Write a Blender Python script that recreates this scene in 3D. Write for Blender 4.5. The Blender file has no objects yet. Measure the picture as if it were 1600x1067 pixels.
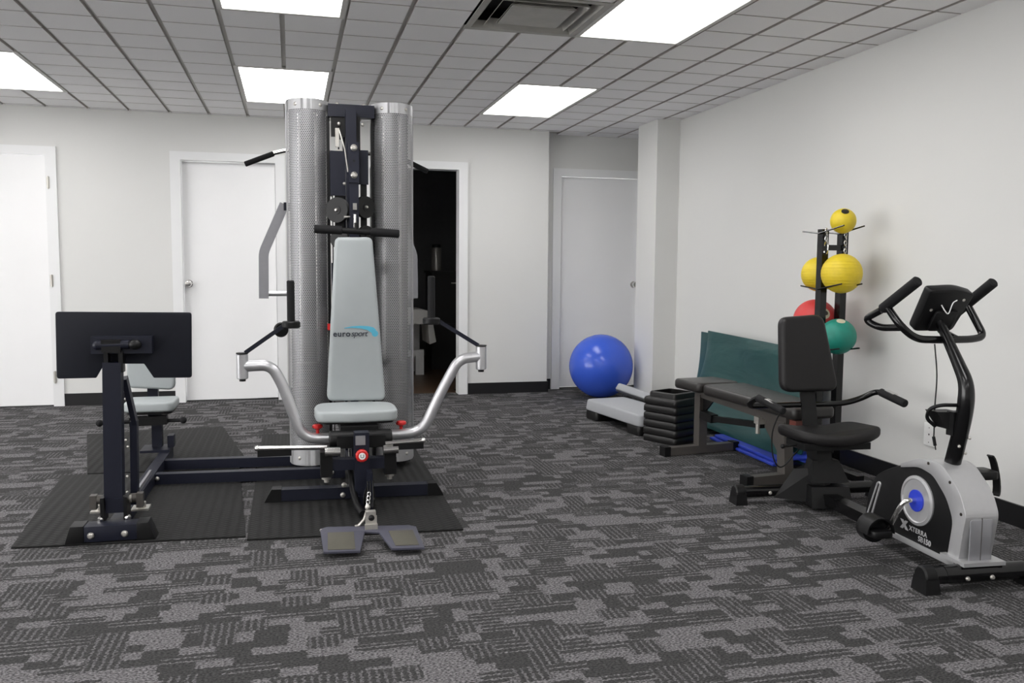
import bpy, bmesh, math, random
from mathutils import Vector, Matrix, Euler
random.seed(4)
PI = math.pi
EXPOSURE = 0.66
scn = bpy.context.scene
COL = scn.collection
V = Vector

# ------------------------------------------------------------------ materials
def s2l(c):
    return tuple(((x/255)/12.92 if x/255 <= .04045 else ((x/255+.055)/1.055)**2.4) for x in c)

def nodes(name):
    m = bpy.data.materials.new(name); m.use_nodes = True
    nt = m.node_tree; nt.nodes.clear()
    out = nt.nodes.new('ShaderNodeOutputMaterial')
    return m, nt, out

def node(nt, t, **kw):
    n = nt.nodes.new(t)
    for k, v in kw.items():
        if k.startswith('i_'):
            key = k[2:]
            key = int(key) if key.isdigit() else key.replace('_', ' ')
            n.inputs[key].default_value = v
        else: setattr(n, k, v)
    return n

def math_(nt, op, a, b=None, c=None):
    n = nt.nodes.new('ShaderNodeMath'); n.operation = op
    for i, x in enumerate((a, b, c)):
        if x is None: continue
        if isinstance(x, (int, float)): n.inputs[i].default_value = x
        else: nt.links.new(x, n.inputs[i])
    return n.outputs[0]

def mixc(nt, f, a, b):
    n = nt.nodes.new('ShaderNodeMix'); n.data_type = 'RGBA'
    for i, x in ((0, f), (6, a), (7, b)):
        if isinstance(x, (int, float)): n.inputs[i].default_value = x
        elif isinstance(x, tuple): n.inputs[i].default_value = (*x[:3], 1)
        else: nt.links.new(x, n.inputs[i])
    return n.outputs[2]

def mat(name, col, rough=.5, metal=0, var=.08, scale=40, bump=.0, bscale=None, spec=.5, coat=0, aniso=None):
    """principled surface with a little procedural variation and an optional fine bump"""
    m, nt, out = nodes(name)
    p = node(nt, 'ShaderNodeBsdfPrincipled', i_Roughness=rough, i_Metallic=metal)
    p.inputs['Specular IOR Level'].default_value = spec
    p.inputs['Coat Weight'].default_value = coat
    tc = node(nt, 'ShaderNodeTexCoord')
    mp = node(nt, 'ShaderNodeMapping'); nt.links.new(tc.outputs['Object'], mp.inputs[0])
    if aniso: mp.inputs['Scale'].default_value = aniso
    no = node(nt, 'ShaderNodeTexNoise', i_Scale=scale, i_Detail=4.0)
    nt.links.new(mp.outputs[0], no.inputs['Vector'])
    a = tuple(x*(1-var) for x in col); b = tuple(min(1, x*(1+var)) for x in col)
    nt.links.new(mixc(nt, no.outputs['Fac'], a, b), p.inputs['Base Color'])
    r = math_(nt, 'MULTIPLY_ADD', no.outputs['Fac'], .12, rough-.06)
    nt.links.new(r, p.inputs['Roughness'])
    if bump:
        n2 = node(nt, 'ShaderNodeTexNoise', i_Scale=bscale or 300, i_Detail=3.0)
        nt.links.new(mp.outputs[0], n2.inputs['Vector'])
        bp = node(nt, 'ShaderNodeBump', i_Strength=bump, i_Distance=.002)
        nt.links.new(n2.outputs['Fac'], bp.inputs['Height']); nt.links.new(bp.outputs[0], p.inputs['Normal'])
    nt.links.new(p.outputs[0], out.inputs[0])
    return m

M = {}
M['wall'] = mat('wall_paint', (.70,.70,.685), .75, bump=.12, bscale=220, var=.015, scale=3, spec=.25)
M['door'] = mat('door_paint', (.88,.88,.885), .5, var=.02, scale=4, spec=.3)
M['trim'] = mat('trim_paint', (.80,.805,.81), .4, var=.02, scale=6, spec=.4)
M['tile'] = mat('ceiling_tile', (.92,.908,.915), .95, var=.10, scale=260, bump=.35, bscale=200, spec=.1)
M['grooveshade'] = mat('ceiling_groove_shade', (.50,.475,.455), .95, var=.12, spec=.1)  # darker tile sides, groove shade put into the colour
M['grid'] = mat('ceiling_grid', (.66,.65,.62), .6, var=.05)
M['base'] = mat('black_vinyl', (.008,.008,.009), .4, var=.2)
M['navy'] = mat('navy_steel', (.0085,.010,.021), .45, var=.15, bump=.25, bscale=500, spec=.35)
M['navyplate'] = mat('navy_plate', (.0065,.0078,.0145), .6, var=.15, bump=.4, bscale=700, spec=.3)
M['footblue'] = mat('blue_grey_steel', (.058,.058,.083), .5, var=.12)
M['black'] = mat('black_plastic', (.0055,.0055,.006), .45, var=.2, spec=.3)
M['blacksteel'] = mat('black_gloss_steel', (.003,.003,.0035), .20, var=.2, spec=.45)
M['foam'] = mat('black_foam', (.009,.009,.010), .75, var=.2, bump=.4, bscale=600, spec=.3)
M['vinyl'] = mat('black_vinyl_pad', (.010,.009,.0095), .45, var=.2, bump=.35, bscale=420, spec=.35)
M['benchvinyl'] = mat('bench_vinyl', (.020,.018,.017), .32, var=.2, bump=.2, bscale=300, spec=.45)
M['silver'] = mat('silver_paint', (.68,.68,.70), .30, metal=.7, var=.05)
M['rimsteel'] = mat('brushed_rim', (.46,.46,.47), .5, metal=.55, var=.05)
M['flatsilver'] = mat('grey_silver_steel', (.36,.36,.38), .42, metal=.6, var=.06)
M['shell'] = mat('silver_plastic', (.50,.50,.51), .32, metal=.45, var=.04)
M['chrome'] = mat('chrome', (.78,.77,.75), .12, metal=1.0, var=.04)
M['zinc'] = mat('zinc_steel', (.58,.56,.52), .35, metal=.7, var=.1)
M['greypad'] = mat('grey_vinyl', (.40,.432,.44), .5, var=.04, scale=12, bump=.3, bscale=500)
M['red'] = mat('red_plastic', (.62,.022,.020), .35, var=.1)
M['dullred'] = mat('dull_red', (.20,.05,.035), .5, var=.2)
M['mat'] = mat('rubber_mat', (.020,.020,.021), .8, var=.3, bump=.5, bscale=350)
M['ballblue'] = mat('blue_rubber', (.045,.115,.64), .22, var=.06, scale=90, bump=.03, bscale=150)
M['bluemat'] = mat('blue_vinyl', (.035,.07,.52), .42, var=.12, scale=14)
M['riser'] = mat('riser_plastic', (.010,.0095,.0095), .34, var=.2, spec=.5, bump=.3, bscale=300)
M['stepgrey'] = mat('step_grey', (.40,.41,.43), .6, var=.05, bump=.4, bscale=350)
M['taupe'] = mat('taupe_steel', (.11,.10,.092), .42, metal=.35, var=.1, scale=60)
M['yellow'] = mat('yellow_rubber', (.74,.56,.025), .5, var=.08, scale=60, bump=.15)
M['redball'] = mat('red_rubber', (.60,.045,.045), .5, var=.1, bump=.15)
M['teal'] = mat('green_rubber', (.012,.235,.175), .5, var=.25, scale=25, bump=.2)
M['cream'] = mat('cream_print', (.62,.56,.42), .5)
M['darkplug'] = mat('dark_plug', (.02,.015,.01), .5)
M['white'] = mat('white_plastic', (.90,.90,.89), .35)
M['blue'] = mat('blue_plastic', (.025,.05,.52), .35)
M['ink'] = mat('dark_ink', (.03,.035,.05), .5)
M['cyan'] = mat('cyan_ink', (.10,.45,.62), .5)
M['lightink'] = mat('light_ink', (.42,.42,.43), .5)
M['amber'] = mat('grip_pad', (.085,.080,.062), .8, var=.15, bump=.5, bscale=500)
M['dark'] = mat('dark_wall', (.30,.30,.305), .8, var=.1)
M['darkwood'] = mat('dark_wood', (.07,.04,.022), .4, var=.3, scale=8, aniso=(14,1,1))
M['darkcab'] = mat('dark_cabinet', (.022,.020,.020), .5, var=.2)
M['sheet'] = mat('white_cloth', (.88,.87,.83), .85, var=.05, bump=.3)
M['louver'] = mat('vent_steel', (.40,.39,.36), .5, var=.25, scale=9)
M['ductblack'] = mat('vent_dark', (.02,.02,.02), .8)  # near-black colour for the inside of the vent's duct box

def green_mat():
    m, nt, out = nodes('green_vinyl')
    p = node(nt, 'ShaderNodeBsdfPrincipled', i_Roughness=.42)
    tc = node(nt, 'ShaderNodeTexCoord')
    w = node(nt, 'ShaderNodeTexNoise', i_Scale=5.0, i_Detail=3.0, i_Distortion=.6)
    mp = node(nt, 'ShaderNodeMapping'); mp.inputs['Rotation'].default_value = (.6, 0, 0); mp.inputs['Scale'].default_value = (1, .35, 1.4)
    nt.links.new(tc.outputs['Object'], mp.inputs[0]); nt.links.new(mp.outputs[0], w.inputs['Vector'])
    nt.links.new(mixc(nt, w.outputs['Fac'], (.009,.050,.050), (.016,.078,.076)), p.inputs['Base Color'])
    b = node(nt, 'ShaderNodeBump', i_Strength=.5, i_Distance=.03)
    nt.links.new(w.outputs['Fac'], b.inputs['Height']); nt.links.new(b.outputs[0], p.inputs['Normal'])
    nt.links.new(p.outputs[0], out.inputs[0]); return m
M['greenmat'] = green_mat()

def perforated():
    """brushed steel sheet with hexagonally set round holes; UV is in metres along the sheet"""
    m, nt, out = nodes('perforated_steel')
    p = node(nt, 'ShaderNodeBsdfPrincipled', i_Roughness=.5, i_Metallic=.55)
    p.inputs['Base Color'].default_value = (.37,.37,.38,1)
    tr = node(nt, 'ShaderNodeBsdfTransparent')
    mix = node(nt, 'ShaderNodeMixShader')
    uv = node(nt, 'ShaderNodeUVMap'); sep = node(nt, 'ShaderNodeSeparateXYZ'); nt.links.new(uv.outputs[0], sep.inputs[0])
    px = .0105; py = px*math.sqrt(3)
    def dots(ox, oy):
        fx = math_(nt, 'SUBTRACT', math_(nt, 'FRACT', math_(nt, 'ADD', math_(nt, 'DIVIDE', sep.outputs[0], px), ox)), .5)
        fy = math_(nt, 'SUBTRACT', math_(nt, 'FRACT', math_(nt, 'ADD', math_(nt, 'DIVIDE', sep.outputs[1], py), oy)), .5)
        a = math_(nt, 'MULTIPLY', fx, px); b = math_(nt, 'MULTIPLY', fy, py)
        d = math_(nt, 'SQRT', math_(nt, 'ADD', math_(nt, 'MULTIPLY', a, a), math_(nt, 'MULTIPLY', b, b)))
        return math_(nt, 'LESS_THAN', d, .0029)
    hole = math_(nt, 'MAXIMUM', dots(0, 0), dots(.5, .5))
    # plain rims at top and bottom
    v = sep.outputs[1]
    hole = math_(nt, 'MULTIPLY', hole, math_(nt, 'LESS_THAN', v, 1.975))
    hole = math_(nt, 'MULTIPLY', hole, math_(nt, 'GREATER_THAN', v, .10))
    tc = node(nt, 'ShaderNodeTexCoord')
    no = node(nt, 'ShaderNodeTexNoise', i_Scale=4.0, i_Detail=3.0); nt.links.new(tc.outputs['Object'], no.inputs['Vector'])
    nt.links.new(math_(nt, 'MULTIPLY_ADD', no.outputs['Fac'], .25, .34), p.inputs['Roughness'])
    nt.links.new(hole, mix.inputs[0]); nt.links.new(p.outputs[0], mix.inputs[1]); nt.links.new(tr.outputs[0], mix.inputs[2])
    nt.links.new(mix.outputs[0], out.inputs[0]); return m
M['perf'] = perforated()

def emitter(name, col, strength):
    m, nt, out = nodes(name)
    e = node(nt, 'ShaderNodeEmission', i_Strength=strength); 
    tc = node(nt, 'ShaderNodeTexCoord'); no = node(nt, 'ShaderNodeTexNoise', i_Scale=30.0)
    nt.links.new(tc.outputs['Object'], no.inputs['Vector'])
    nt.links.new(mixc(nt, no.outputs['Fac'], tuple(c*.97 for c in col), col), e.inputs['Color'])
    nt.links.new(e.outputs[0], out.inputs[0]); return m
M['lamp'] = emitter('lamp_diffuser', (1.0,.985,.975), 5.6)

def carpet():
    m, nt, out = nodes('carpet')
    p = node(nt, 'ShaderNodeBsdfPrincipled', i_Roughness=.95); p.inputs['Specular IOR Level'].default_value = .1
    tc = node(nt, 'ShaderNodeTexCoord'); sp = node(nt, 'ShaderNodeSeparateXYZ'); nt.links.new(tc.outputs['Object'], sp.inputs[0])
    wob = node(nt, 'ShaderNodeTexNoise', i_Scale=85.0, i_Detail=3.0); nt.links.new(tc.outputs['Object'], wob.inputs['Vector'])
    w = math_(nt, 'MULTIPLY_ADD', wob.outputs['Fac'], .026, -.013)
    X = math_(nt, 'ADD', sp.outputs[0], w); Y = math_(nt, 'ADD', sp.outputs[1], w)
    def cells(cw, ch, seed, sh=3.0):
        yy = math_(nt, 'DIVIDE', math_(nt, 'ADD', Y, seed*.137), ch)
        row = math_(nt, 'FLOOR', yy)
        wn = node(nt, 'ShaderNodeTexWhiteNoise', noise_dimensions='1D'); nt.links.new(math_(nt, 'ADD', row, seed), wn.inputs['W'])
        xx = math_(nt, 'ADD', math_(nt, 'DIVIDE', X, cw), math_(nt, 'MULTIPLY', wn.outputs['Value'], sh))
        cx = math_(nt, 'FLOOR', xx)
        cb = node(nt, 'ShaderNodeCombineXYZ'); nt.links.new(cx, cb.inputs[0]); nt.links.new(row, cb.inputs[1]); cb.inputs[2].default_value = seed
        w2 = node(nt, 'ShaderNodeTexWhiteNoise', noise_dimensions='3D'); nt.links.new(cb.outputs[0], w2.inputs['Vector'])
        return w2.outputs['Value'], math_(nt, 'FRACT', xx), math_(nt, 'FRACT', yy)
    r1, fx1, fy1 = cells(.105, .052, 1.0)
    dark1 = math_(nt, 'GREATER_THAN', r1, .56)
    r2, fx2, fy2 = cells(.105, .088, 5.0)
    combc = math_(nt, 'GREATER_THAN', r2, .76)
    stripe = math_(nt, 'MULTIPLY_ADD', math_(nt, 'LESS_THAN', math_(nt, 'FRACT', math_(nt, 'DIVIDE', X, .0225)), .62), .72, .28)
    r3, fx3, fy3 = cells(.16, .052, 9.0)
    linec = math_(nt, 'GREATER_THAN', r3, .68)
    line = math_(nt, 'LESS_THAN', math_(nt, 'FRACT', math_(nt, 'DIVIDE', Y, .026)), .72)
    # darkness factor
    d = dark1
    d = math_(nt, 'ADD', math_(nt, 'MULTIPLY', d, math_(nt, 'SUBTRACT', 1, linec)), math_(nt, 'MULTIPLY', line, linec))
    d = math_(nt, 'ADD', math_(nt, 'MULTIPLY', d, math_(nt, 'SUBTRACT', 1, combc)), math_(nt, 'MULTIPLY', stripe, combc))
    g = node(nt, 'ShaderNodeTexNoise', i_Scale=150.0, i_Detail=2.0); 
    mp = node(nt, 'ShaderNodeMapping'); mp.inputs['Scale'].default_value = (.75, 1.3, 1); nt.links.new(tc.outputs['Object'], mp.inputs[0]); nt.links.new(mp.outputs[0], g.inputs['Vector'])
    gr = math_(nt, 'MULTIPLY_ADD', g.outputs['Fac'], 3.6, -1.3)
    gr.node.use_clamp = True
    light = mixc(nt, gr, (.040,.039,.041), (.235,.226,.234))
    dk = mixc(nt, gr, (.026,.026,.026), (.072,.071,.071))
    nt.links.new(mixc(nt, d, light, dk), p.inputs['Base Color'])
    b = node(nt, 'ShaderNodeBump', i_Strength=.5, i_Distance=.004); nt.links.new(g.outputs['Fac'], b.inputs['Height']); nt.links.new(b.outputs[0], p.inputs['Normal'])
    nt.links.new(p.outputs[0], out.inputs[0]); return m
M['carpet'] = carpet()

def matrib():
    """rubber mat with fine ribs along its length"""
    m, nt, out = nodes('ribbed_rubber')
    p = node(nt, 'ShaderNodeBsdfPrincipled', i_Roughness=.7); p.inputs['Specular IOR Level'].default_value = .22
    tc = node(nt, 'ShaderNodeTexCoord'); sp = node(nt, 'ShaderNodeSeparateXYZ'); nt.links.new(tc.outputs['Object'], sp.inputs[0])
    a = math_(nt, 'SINE', math_(nt, 'MULTIPLY', sp.outputs[0], 2*PI/.045))
    c = math_(nt, 'SINE', math_(nt, 'MULTIPLY', sp.outputs[1], 2*PI/.03))
    h = math_(nt, 'ADD', math_(nt, 'MULTIPLY', a, .7), math_(nt, 'MULTIPLY', math_(nt, 'MULTIPLY', a, c), .5))
    no = node(nt, 'ShaderNodeTexNoise', i_Scale=60.0); nt.links.new(tc.outputs['Object'], no.inputs['Vector'])
    nt.links.new(mixc(nt, no.outputs['Fac'], (.010,.010,.010), (.017,.017,.0165)), p.inputs['Base Color'])
    b = node(nt, 'ShaderNodeBump', i_Strength=.55, i_Distance=.004); nt.links.new(h, b.inputs['Height']); nt.links.new(b.outputs[0], p.inputs['Normal'])
    nt.links.new(p.outputs[0], out.inputs[0]); return m
M['ribmat'] = matrib()

# ------------------------------------------------------------------ mesh builder
def rpoly(pts, r, n=4):
    """round the corners of a closed 2-D polygon"""
    out = []; N = len(pts)
    for i in range(N):
        p0 = V(pts[i-1]); p = V(pts[i]); p1 = V(pts[(i+1) % N])
        rr = r[i] if isinstance(r, (list, tuple)) else r
        if rr <= 0: out.append(tuple(p)); continue
        a = (p0-p); b = (p1-p); la, lb = a.length, b.length
        d = min(rr, la*.48, lb*.48); A = p+a/la*d; B = p+b/lb*d
        for k in range(n+1):
            t = k/n; q = A*(1-t)**2+p*2*t*(1-t)+B*t*t; out.append(tuple(q))
    return out

def catmull(pts, n=6):
    P = [V(p) for p in pts]; P = [P[0]*2-P[1]]+P+[P[-1]*2-P[-2]]; out = []
    for i in range(1, len(P)-2):
        for k in range(n):
            t = k/n; a, b, c, d = P[i-1], P[i], P[i+1], P[i+2]
            out.append(.5*((2*b)+(c-a)*t+(2*a-5*b+4*c-d)*t*t+(3*b-a-3*c+d)*t**3))
    out.append(P[-2]); return out

def fillet(pts, r, n=5):
    P = [V(p) for p in pts]; out = [P[0]]
    for i in range(1, len(P)-1):
        a = P[i-1]-P[i]; b = P[i+1]-P[i]; d = min(r, a.length*.49, b.length*.49)
        A = P[i]+a.normalized()*d; B = P[i]+b.normalized()*d
        for k in range(n+1):
            t = k/n; out.append(A*(1-t)**2+P[i]*2*t*(1-t)+B*t*t)
    out.append(P[-1]); return out

OFF = {}
class MB:
    def __init__(s): s.bm = bmesh.new()
    def _bev(s, faces, w, seg=2):
        if w <= 0: return
        es = set()
        for f in faces:
            for e in f.edges:
                if len(e.link_faces) == 2 and e.calc_face_angle(0) > .5: es.add(e)
        if es: bmesh.ops.bevel(s.bm, geom=list(es), offset=w, segments=seg, profile=.5, affect='EDGES', clamp_overlap=True)
    def hexa(s, c8, bev=0, seg=2):
        v = [s.bm.verts.new(c) for c in c8]
        F = [s.bm.faces.new([v[i] for i in f]) for f in ((0,3,2,1),(4,5,6,7),(0,1,5,4),(1,2,6,5),(2,3,7,6),(3,0,4,7))]
        s._bev(F, bev, seg); return s
    def box(s, c, d, rot=None, bev=0, seg=2):
        R = rot if rot is not None else Matrix.Identity(3)
        if isinstance(R, Euler): R = R.to_matrix()
        h = V(d)/2; c = V(c)
        return s.hexa([c+R@V((x*h.x, y*h.y, z*h.z)) for z in (-1,1) for x, y in ((-1,-1),(1,-1),(1,1),(-1,1))], bev, seg)
    def bx(s, x0, x1, y0, y1, z0, z1, bev=0, seg=2):
        return s.box(((x0+x1)/2,(y0+y1)/2,(z0+z1)/2), (abs(x1-x0),abs(y1-y0),abs(z1-z0)), None, bev, seg)
    def bar(s, p0, p1, w, h, up=(0,0,1), bev=.003, seg=2):
        p0, p1 = V(p0), V(p1); d = (p1-p0); L = d.length; d.normalize(); up = V(up)
        x = d.cross(up)
        if x.length < 1e-4: x = d.cross(V((1,0,0)))
        x.normalize(); z = x.cross(d)
        R = Matrix((x, d, z)).transposed()
        return s.box((p0+p1)/2, (w, L, h), R, bev, seg)
    def prism(s, poly, ax, a, b, bev=0, seg=2, f=None):
        g = f or {'x': lambda p, t: (t, p[0], p[1]), 'y': lambda p, t: (p[0], t, p[1]), 'z': lambda p, t: (p[0], p[1], t)}[ax]
        A = [s.bm.verts.new(g(p, a)) for p in poly]; B = [s.bm.verts.new(g(p, b)) for p in poly]; n = len(poly)
        F = [s.bm.faces.new(A[::-1]), s.bm.faces.new(B)]
        for i in range(n): F.append(s.bm.faces.new([A[i], A[(i+1) % n], B[(i+1) % n], B[i]]))
        bmesh.ops.recalc_face_normals(s.bm, faces=F)
        if bev:
            es = [e for e in set(F[0].edges) | set(F[1].edges)]
            bmesh.ops.bevel(s.bm, geom=es, offset=bev, segments=seg, profile=.5, affect='EDGES', clamp_overlap=True)
        return s
    def lathe(s, prof, p0, axis=(0,0,1), n=28):
        """prof: list of (radius, height) along axis; r=0 closes"""
        p0 = V(p0); d = V(axis).normalized(); x = d.orthogonal().normalized(); y = d.cross(x)
        rings = []
        for r, h in prof:
            c = p0+d*h
            if r < 1e-6: rings.append([s.bm.verts.new(c)])
            else: rings.append([s.bm.verts.new(c+(x*math.cos(2*PI*i/n)+y*math.sin(2*PI*i/n))*r) for i in range(n)])
        F = []
        for A, B in zip(rings, rings[1:]):
            for i in range(n):
                j = (i+1) % n
                if len(A) == 1 and len(B) == 1: continue
                if len(A) == 1: F.append(s.bm.faces.new([A[0], B[j], B[i]]))
                elif len(B) == 1: F.append(s.bm.faces.new([A[i], A[j], B[0]]))
                else: F.append(s.bm.faces.new([A[i], A[j], B[j], B[i]]))
        bmesh.ops.recalc_face_normals(s.bm, faces=F)
        return s
    def cyl(s, p0, p1, r, r2=None, n=24, ch=0):
        p0, p1 = V(p0), V(p1); L = (p1-p0).length; r2 = r if r2 is None else r2
        if ch: pr = [(0,0),(r-ch,0),(r,ch),(r2,L-ch),(r2-ch,L),(0,L)]
        else: pr = [(0,0),(r,0),(r2,L),(0,L)]
        return s.lathe(pr, p0, p1-p0, n)
    def sphere(s, c, r, n=32):
        R = r if isinstance(r, (tuple, list)) else (r, r, r)
        res = bmesh.ops.create_uvsphere(s.bm, u_segments=n, v_segments=n//2, radius=1)
        for v in res['verts']: v.co = V((v.co.x*R[0], v.co.y*R[1], v.co.z*R[2]))+V(c)
        return s
    def cap(s, c, r, d, ang, n=24, t=.0015):
        """thin spherical cap lying on a ball of centre c, radius r, about direction d"""
        pr = [(0, r+t)]+[((r+t)*math.sin(ang*k/5), (r+t)*math.cos(ang*k/5)) for k in range(1, 6)]+[(r*.99*math.sin(ang), r*.99*math.cos(ang))]
        return s.lathe(pr, c, d, n)
    def tube(s, pts, r, n=12, sec=None, up=None, closed=False):
        P = [V(p) for p in pts]; N = len(P)
        rr = r if isinstance(r, (list, tuple)) else [r]*N
        T = []
        for i in range(N):
            if closed: t = P[(i+1) % N]-P[i-1]
            else: t = P[min(i+1, N-1)]-P[max(i-1, 0)]
            T.append(t.normalized())
        nrm = V(up) if up else T[0].orthogonal()
        rings = []
        for i in range(N):
            nrm = (V(up) if up else nrm); nrm = (nrm-T[i]*nrm.dot(T[i])).normalized(); bn = T[i].cross(nrm)
            pts2 = [(rr[i]*a, rr[i]*b) for a, b in sec] if sec else [(rr[i]*math.cos(2*PI*k/n), rr[i]*math.sin(2*PI*k/n)) for k in range(n)]
            rings.append([s.bm.verts.new(P[i]+nrm*a+bn*b) for a, b in pts2])
        F = []; m = len(rings[0])
        pairs = list(zip(rings, rings[1:]))+([(rings[-1], rings[0])] if closed else [])
        for A, B in pairs:
            for k in range(m): F.append(s.bm.faces.new([A[k], A[(k+1) % m], B[(k+1) % m], B[k]]))
        if not closed: F.append(s.bm.faces.new(rings[0][::-1])); F.append(s.bm.faces.new(rings[-1]))
        bmesh.ops.recalc_face_normals(s.bm, faces=F)
        return s
    def build(s, name, m, parent=None, smooth=True, angle=38, origin=None):
        me = bpy.data.meshes.new(name)
        if parent is None:
            if origin is None:
                xs = [v.co for v in s.bm.verts]
                origin = V(((min(c.x for c in xs)+max(c.x for c in xs))/2, (min(c.y for c in xs)+max(c.y for c in xs))/2, min(c.z for c in xs)))
            o0 = V(origin)
        else: o0 = OFF[parent.name]
        bmesh.ops.translate(s.bm, verts=s.bm.verts, vec=-o0)
        s.bm.to_mesh(me); s.bm.free()
        if smooth:
            me.shade_smooth(); me.set_sharp_from_angle(angle=math.radians(angle))
        me.materials.append(M[m] if isinstance(m, str) else m)
        o = bpy.data.objects.new(name, me); COL.objects.link(o)
        if parent is None: o.location = o0
        else: o.parent = parent
        OFF[o.name] = o0
        return o

def thing(name, label, cat, loc, group=None):
    o = bpy.data.objects.new(name, None); COL.objects.link(o); o.location = loc; OFF[o.name] = V(loc)
    o.empty_display_size = .1
    o['label'] = label; o['category'] = cat
    if group: o['group'] = group
    return o
def tag(o, label, cat, group=None):
    o['label'] = label; o['category'] = cat
    if group: o['group'] = group
    return o
def struct(o): o['kind'] = 'structure'; return o
def copy_thing(root, loc, rotz=0, label=None):
    r = root.copy(); COL.objects.link(r); r.location = loc; r.rotation_euler = (0,0,rotz)
    if label: r['label'] = label
    for ch in list(root.children):
        c = ch.copy(); COL.objects.link(c); c.parent = r
        for g in list(ch.children):
            d = g.copy(); COL.objects.link(d); d.parent = c
    return r
def text(body, size, ext, shear=0, space=1.0, bold=0):
    """glyph mesh lying in the XY plane, returned as (verts, faces, width)"""
    cu = bpy.data.curves.new('glyphs', 'FONT'); cu.body = body; cu.size = size; cu.extrude = ext; cu.shear = shear
    cu.space_character = space; cu.offset = bold; cu.resolution_u = 3
    ob = bpy.data.objects.new('glyphs', cu); COL.objects.link(ob)
    dg = bpy.context.evaluated_depsgraph_get(); ev = ob.evaluated_get(dg); me = ev.to_mesh()
    vs = [v.co.copy() for v in me.vertices]; fs = [list(p.vertices) for p in me.polygons]
    ev.to_mesh_clear(); bpy.data.objects.remove(ob); bpy.data.curves.remove(cu)
    return vs, fs, max(v.x for v in vs)
def add_text(mb, body, size, org, xa, ya, ext=.0012, **kw):
    vs, fs, w = text(body, size, ext, **kw); xa, ya = V(xa), V(ya); na = xa.cross(ya)
    B = [mb.bm.verts.new(V(org)+xa*v.x+ya*v.y+na*v.z) for v in vs]
    for f in fs:
        try: mb.bm.faces.new([B[i] for i in f])
        except ValueError: pass
    return w

# ------------------------------------------------------------------ room
ZC = 2.3955; YB = 7.649; XR = 3.175; YR = 7.82; XL = -7.0; YF = -3.0
FT = .3048
gx = lambda i: (i-1.0899)*FT
gy = lambda j: (j+18.8839)*FT

o = MB().bx(XL, 4.0, YF, 8.0, -.06, 0).build('floor', 'carpet', origin=(0,0,0)); struct(o)
# back wall with three door openings
D1 = (-2.68, -1.873); D2 = (-.887, -.108); D3 = (.66, 1.473); DT = 2.03
mb = MB()
for a, b in ((XL, D1[0]), (D1[1], D2[0]), (D2[1], D3[0]), (D3[1], 2.30)): mb.bx(a, b, YB, YB+.12, 0, ZC+.05)
for a, b in (D1, D2, D3): mb.bx(a, b, YB, YB+.12, DT, ZC+.05)
struct(mb.build('wall_back', 'wall', smooth=False))
D4 = (2.46, 3.28)
mb = MB().bx(2.18, D4[0], YR, YR+.12, 0, ZC+.05).bx(D4[1], 3.8, YR, YR+.12, 0, ZC+.05).bx(D4[0], D4[1], YR, YR+.12, DT, ZC+.05)
struct(mb.build('wall_recess', 'wall', smooth=False))
struct(MB().bx(XR, XR+.12, YF, 7.16, 0, ZC+.05).build('wall_right', 'wall', smooth=False))
struct(MB().bx(3.68, 3.8, 7.16, YR, 0, ZC+.05).bx(XR+.12, 3.68, 7.04, 7.16, 0, ZC+.05).build('wall_alcove', 'wall', smooth=False))
mb = MB().bx(XL-.12, XL, YF, -2.4, 0, ZC+.05).bx(XL-.12, XL, 5.4, YB+.12, 0, ZC+.05).bx(XL-.12, XL, -2.4, 5.4, 0, .35).bx(XL-.12, XL, -2.4, 5.4, 2.2, ZC+.05)
struct(mb.build('wall_left', 'wall', smooth=False))
mb = MB()
for y in (-2.4, -.45, 1.5, 3.45, 5.4): mb.bx(XL-.09, XL-.03, y-.03, y+.03, .35, 2.2, .003)
mb.bx(XL-.09, XL-.03, -2.4, 5.4, .32, .38, .003).bx(XL-.09, XL-.03, -2.4, 5.4, 2.17, 2.23, .003)
struct(mb.build('added_window_1', 'base'))  # unseen left windows, added so daylight evens out the room
struct(MB().bx(XL-.12, XR+.12, YF-.12, YF, 0, ZC+.05).build('wall_front', 'wall', smooth=False))
struct(MB().bx(2.97, XR, 6.752, 7.16, 0, ZC).build('wall_pier', 'wall', smooth=False))
# baseboards
mb = MB()
for a, b in ((XL, -2.75), (-1.815, -.955), (-.03, .585), (1.55, 2.30)): mb.bx(a, b, YB-.012, YB, 0, .10, .003)
struct(mb.build('baseboard_back', 'base'))
struct(MB().bx(2.30, 2.312, YB-.012, YR, 0, .10, .003).bx(2.312, 2.385, YR-.012, YR, 0, .10, .003).build('baseboard_recess', 'base'))
struct(MB().bx(XR-.012, XR, YF, 6.752, 0, .10, .003).bx(2.97, XR-.012, 6.740, 6.752, 0, .10, .003).build('baseboard_right', 'base'))

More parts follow.
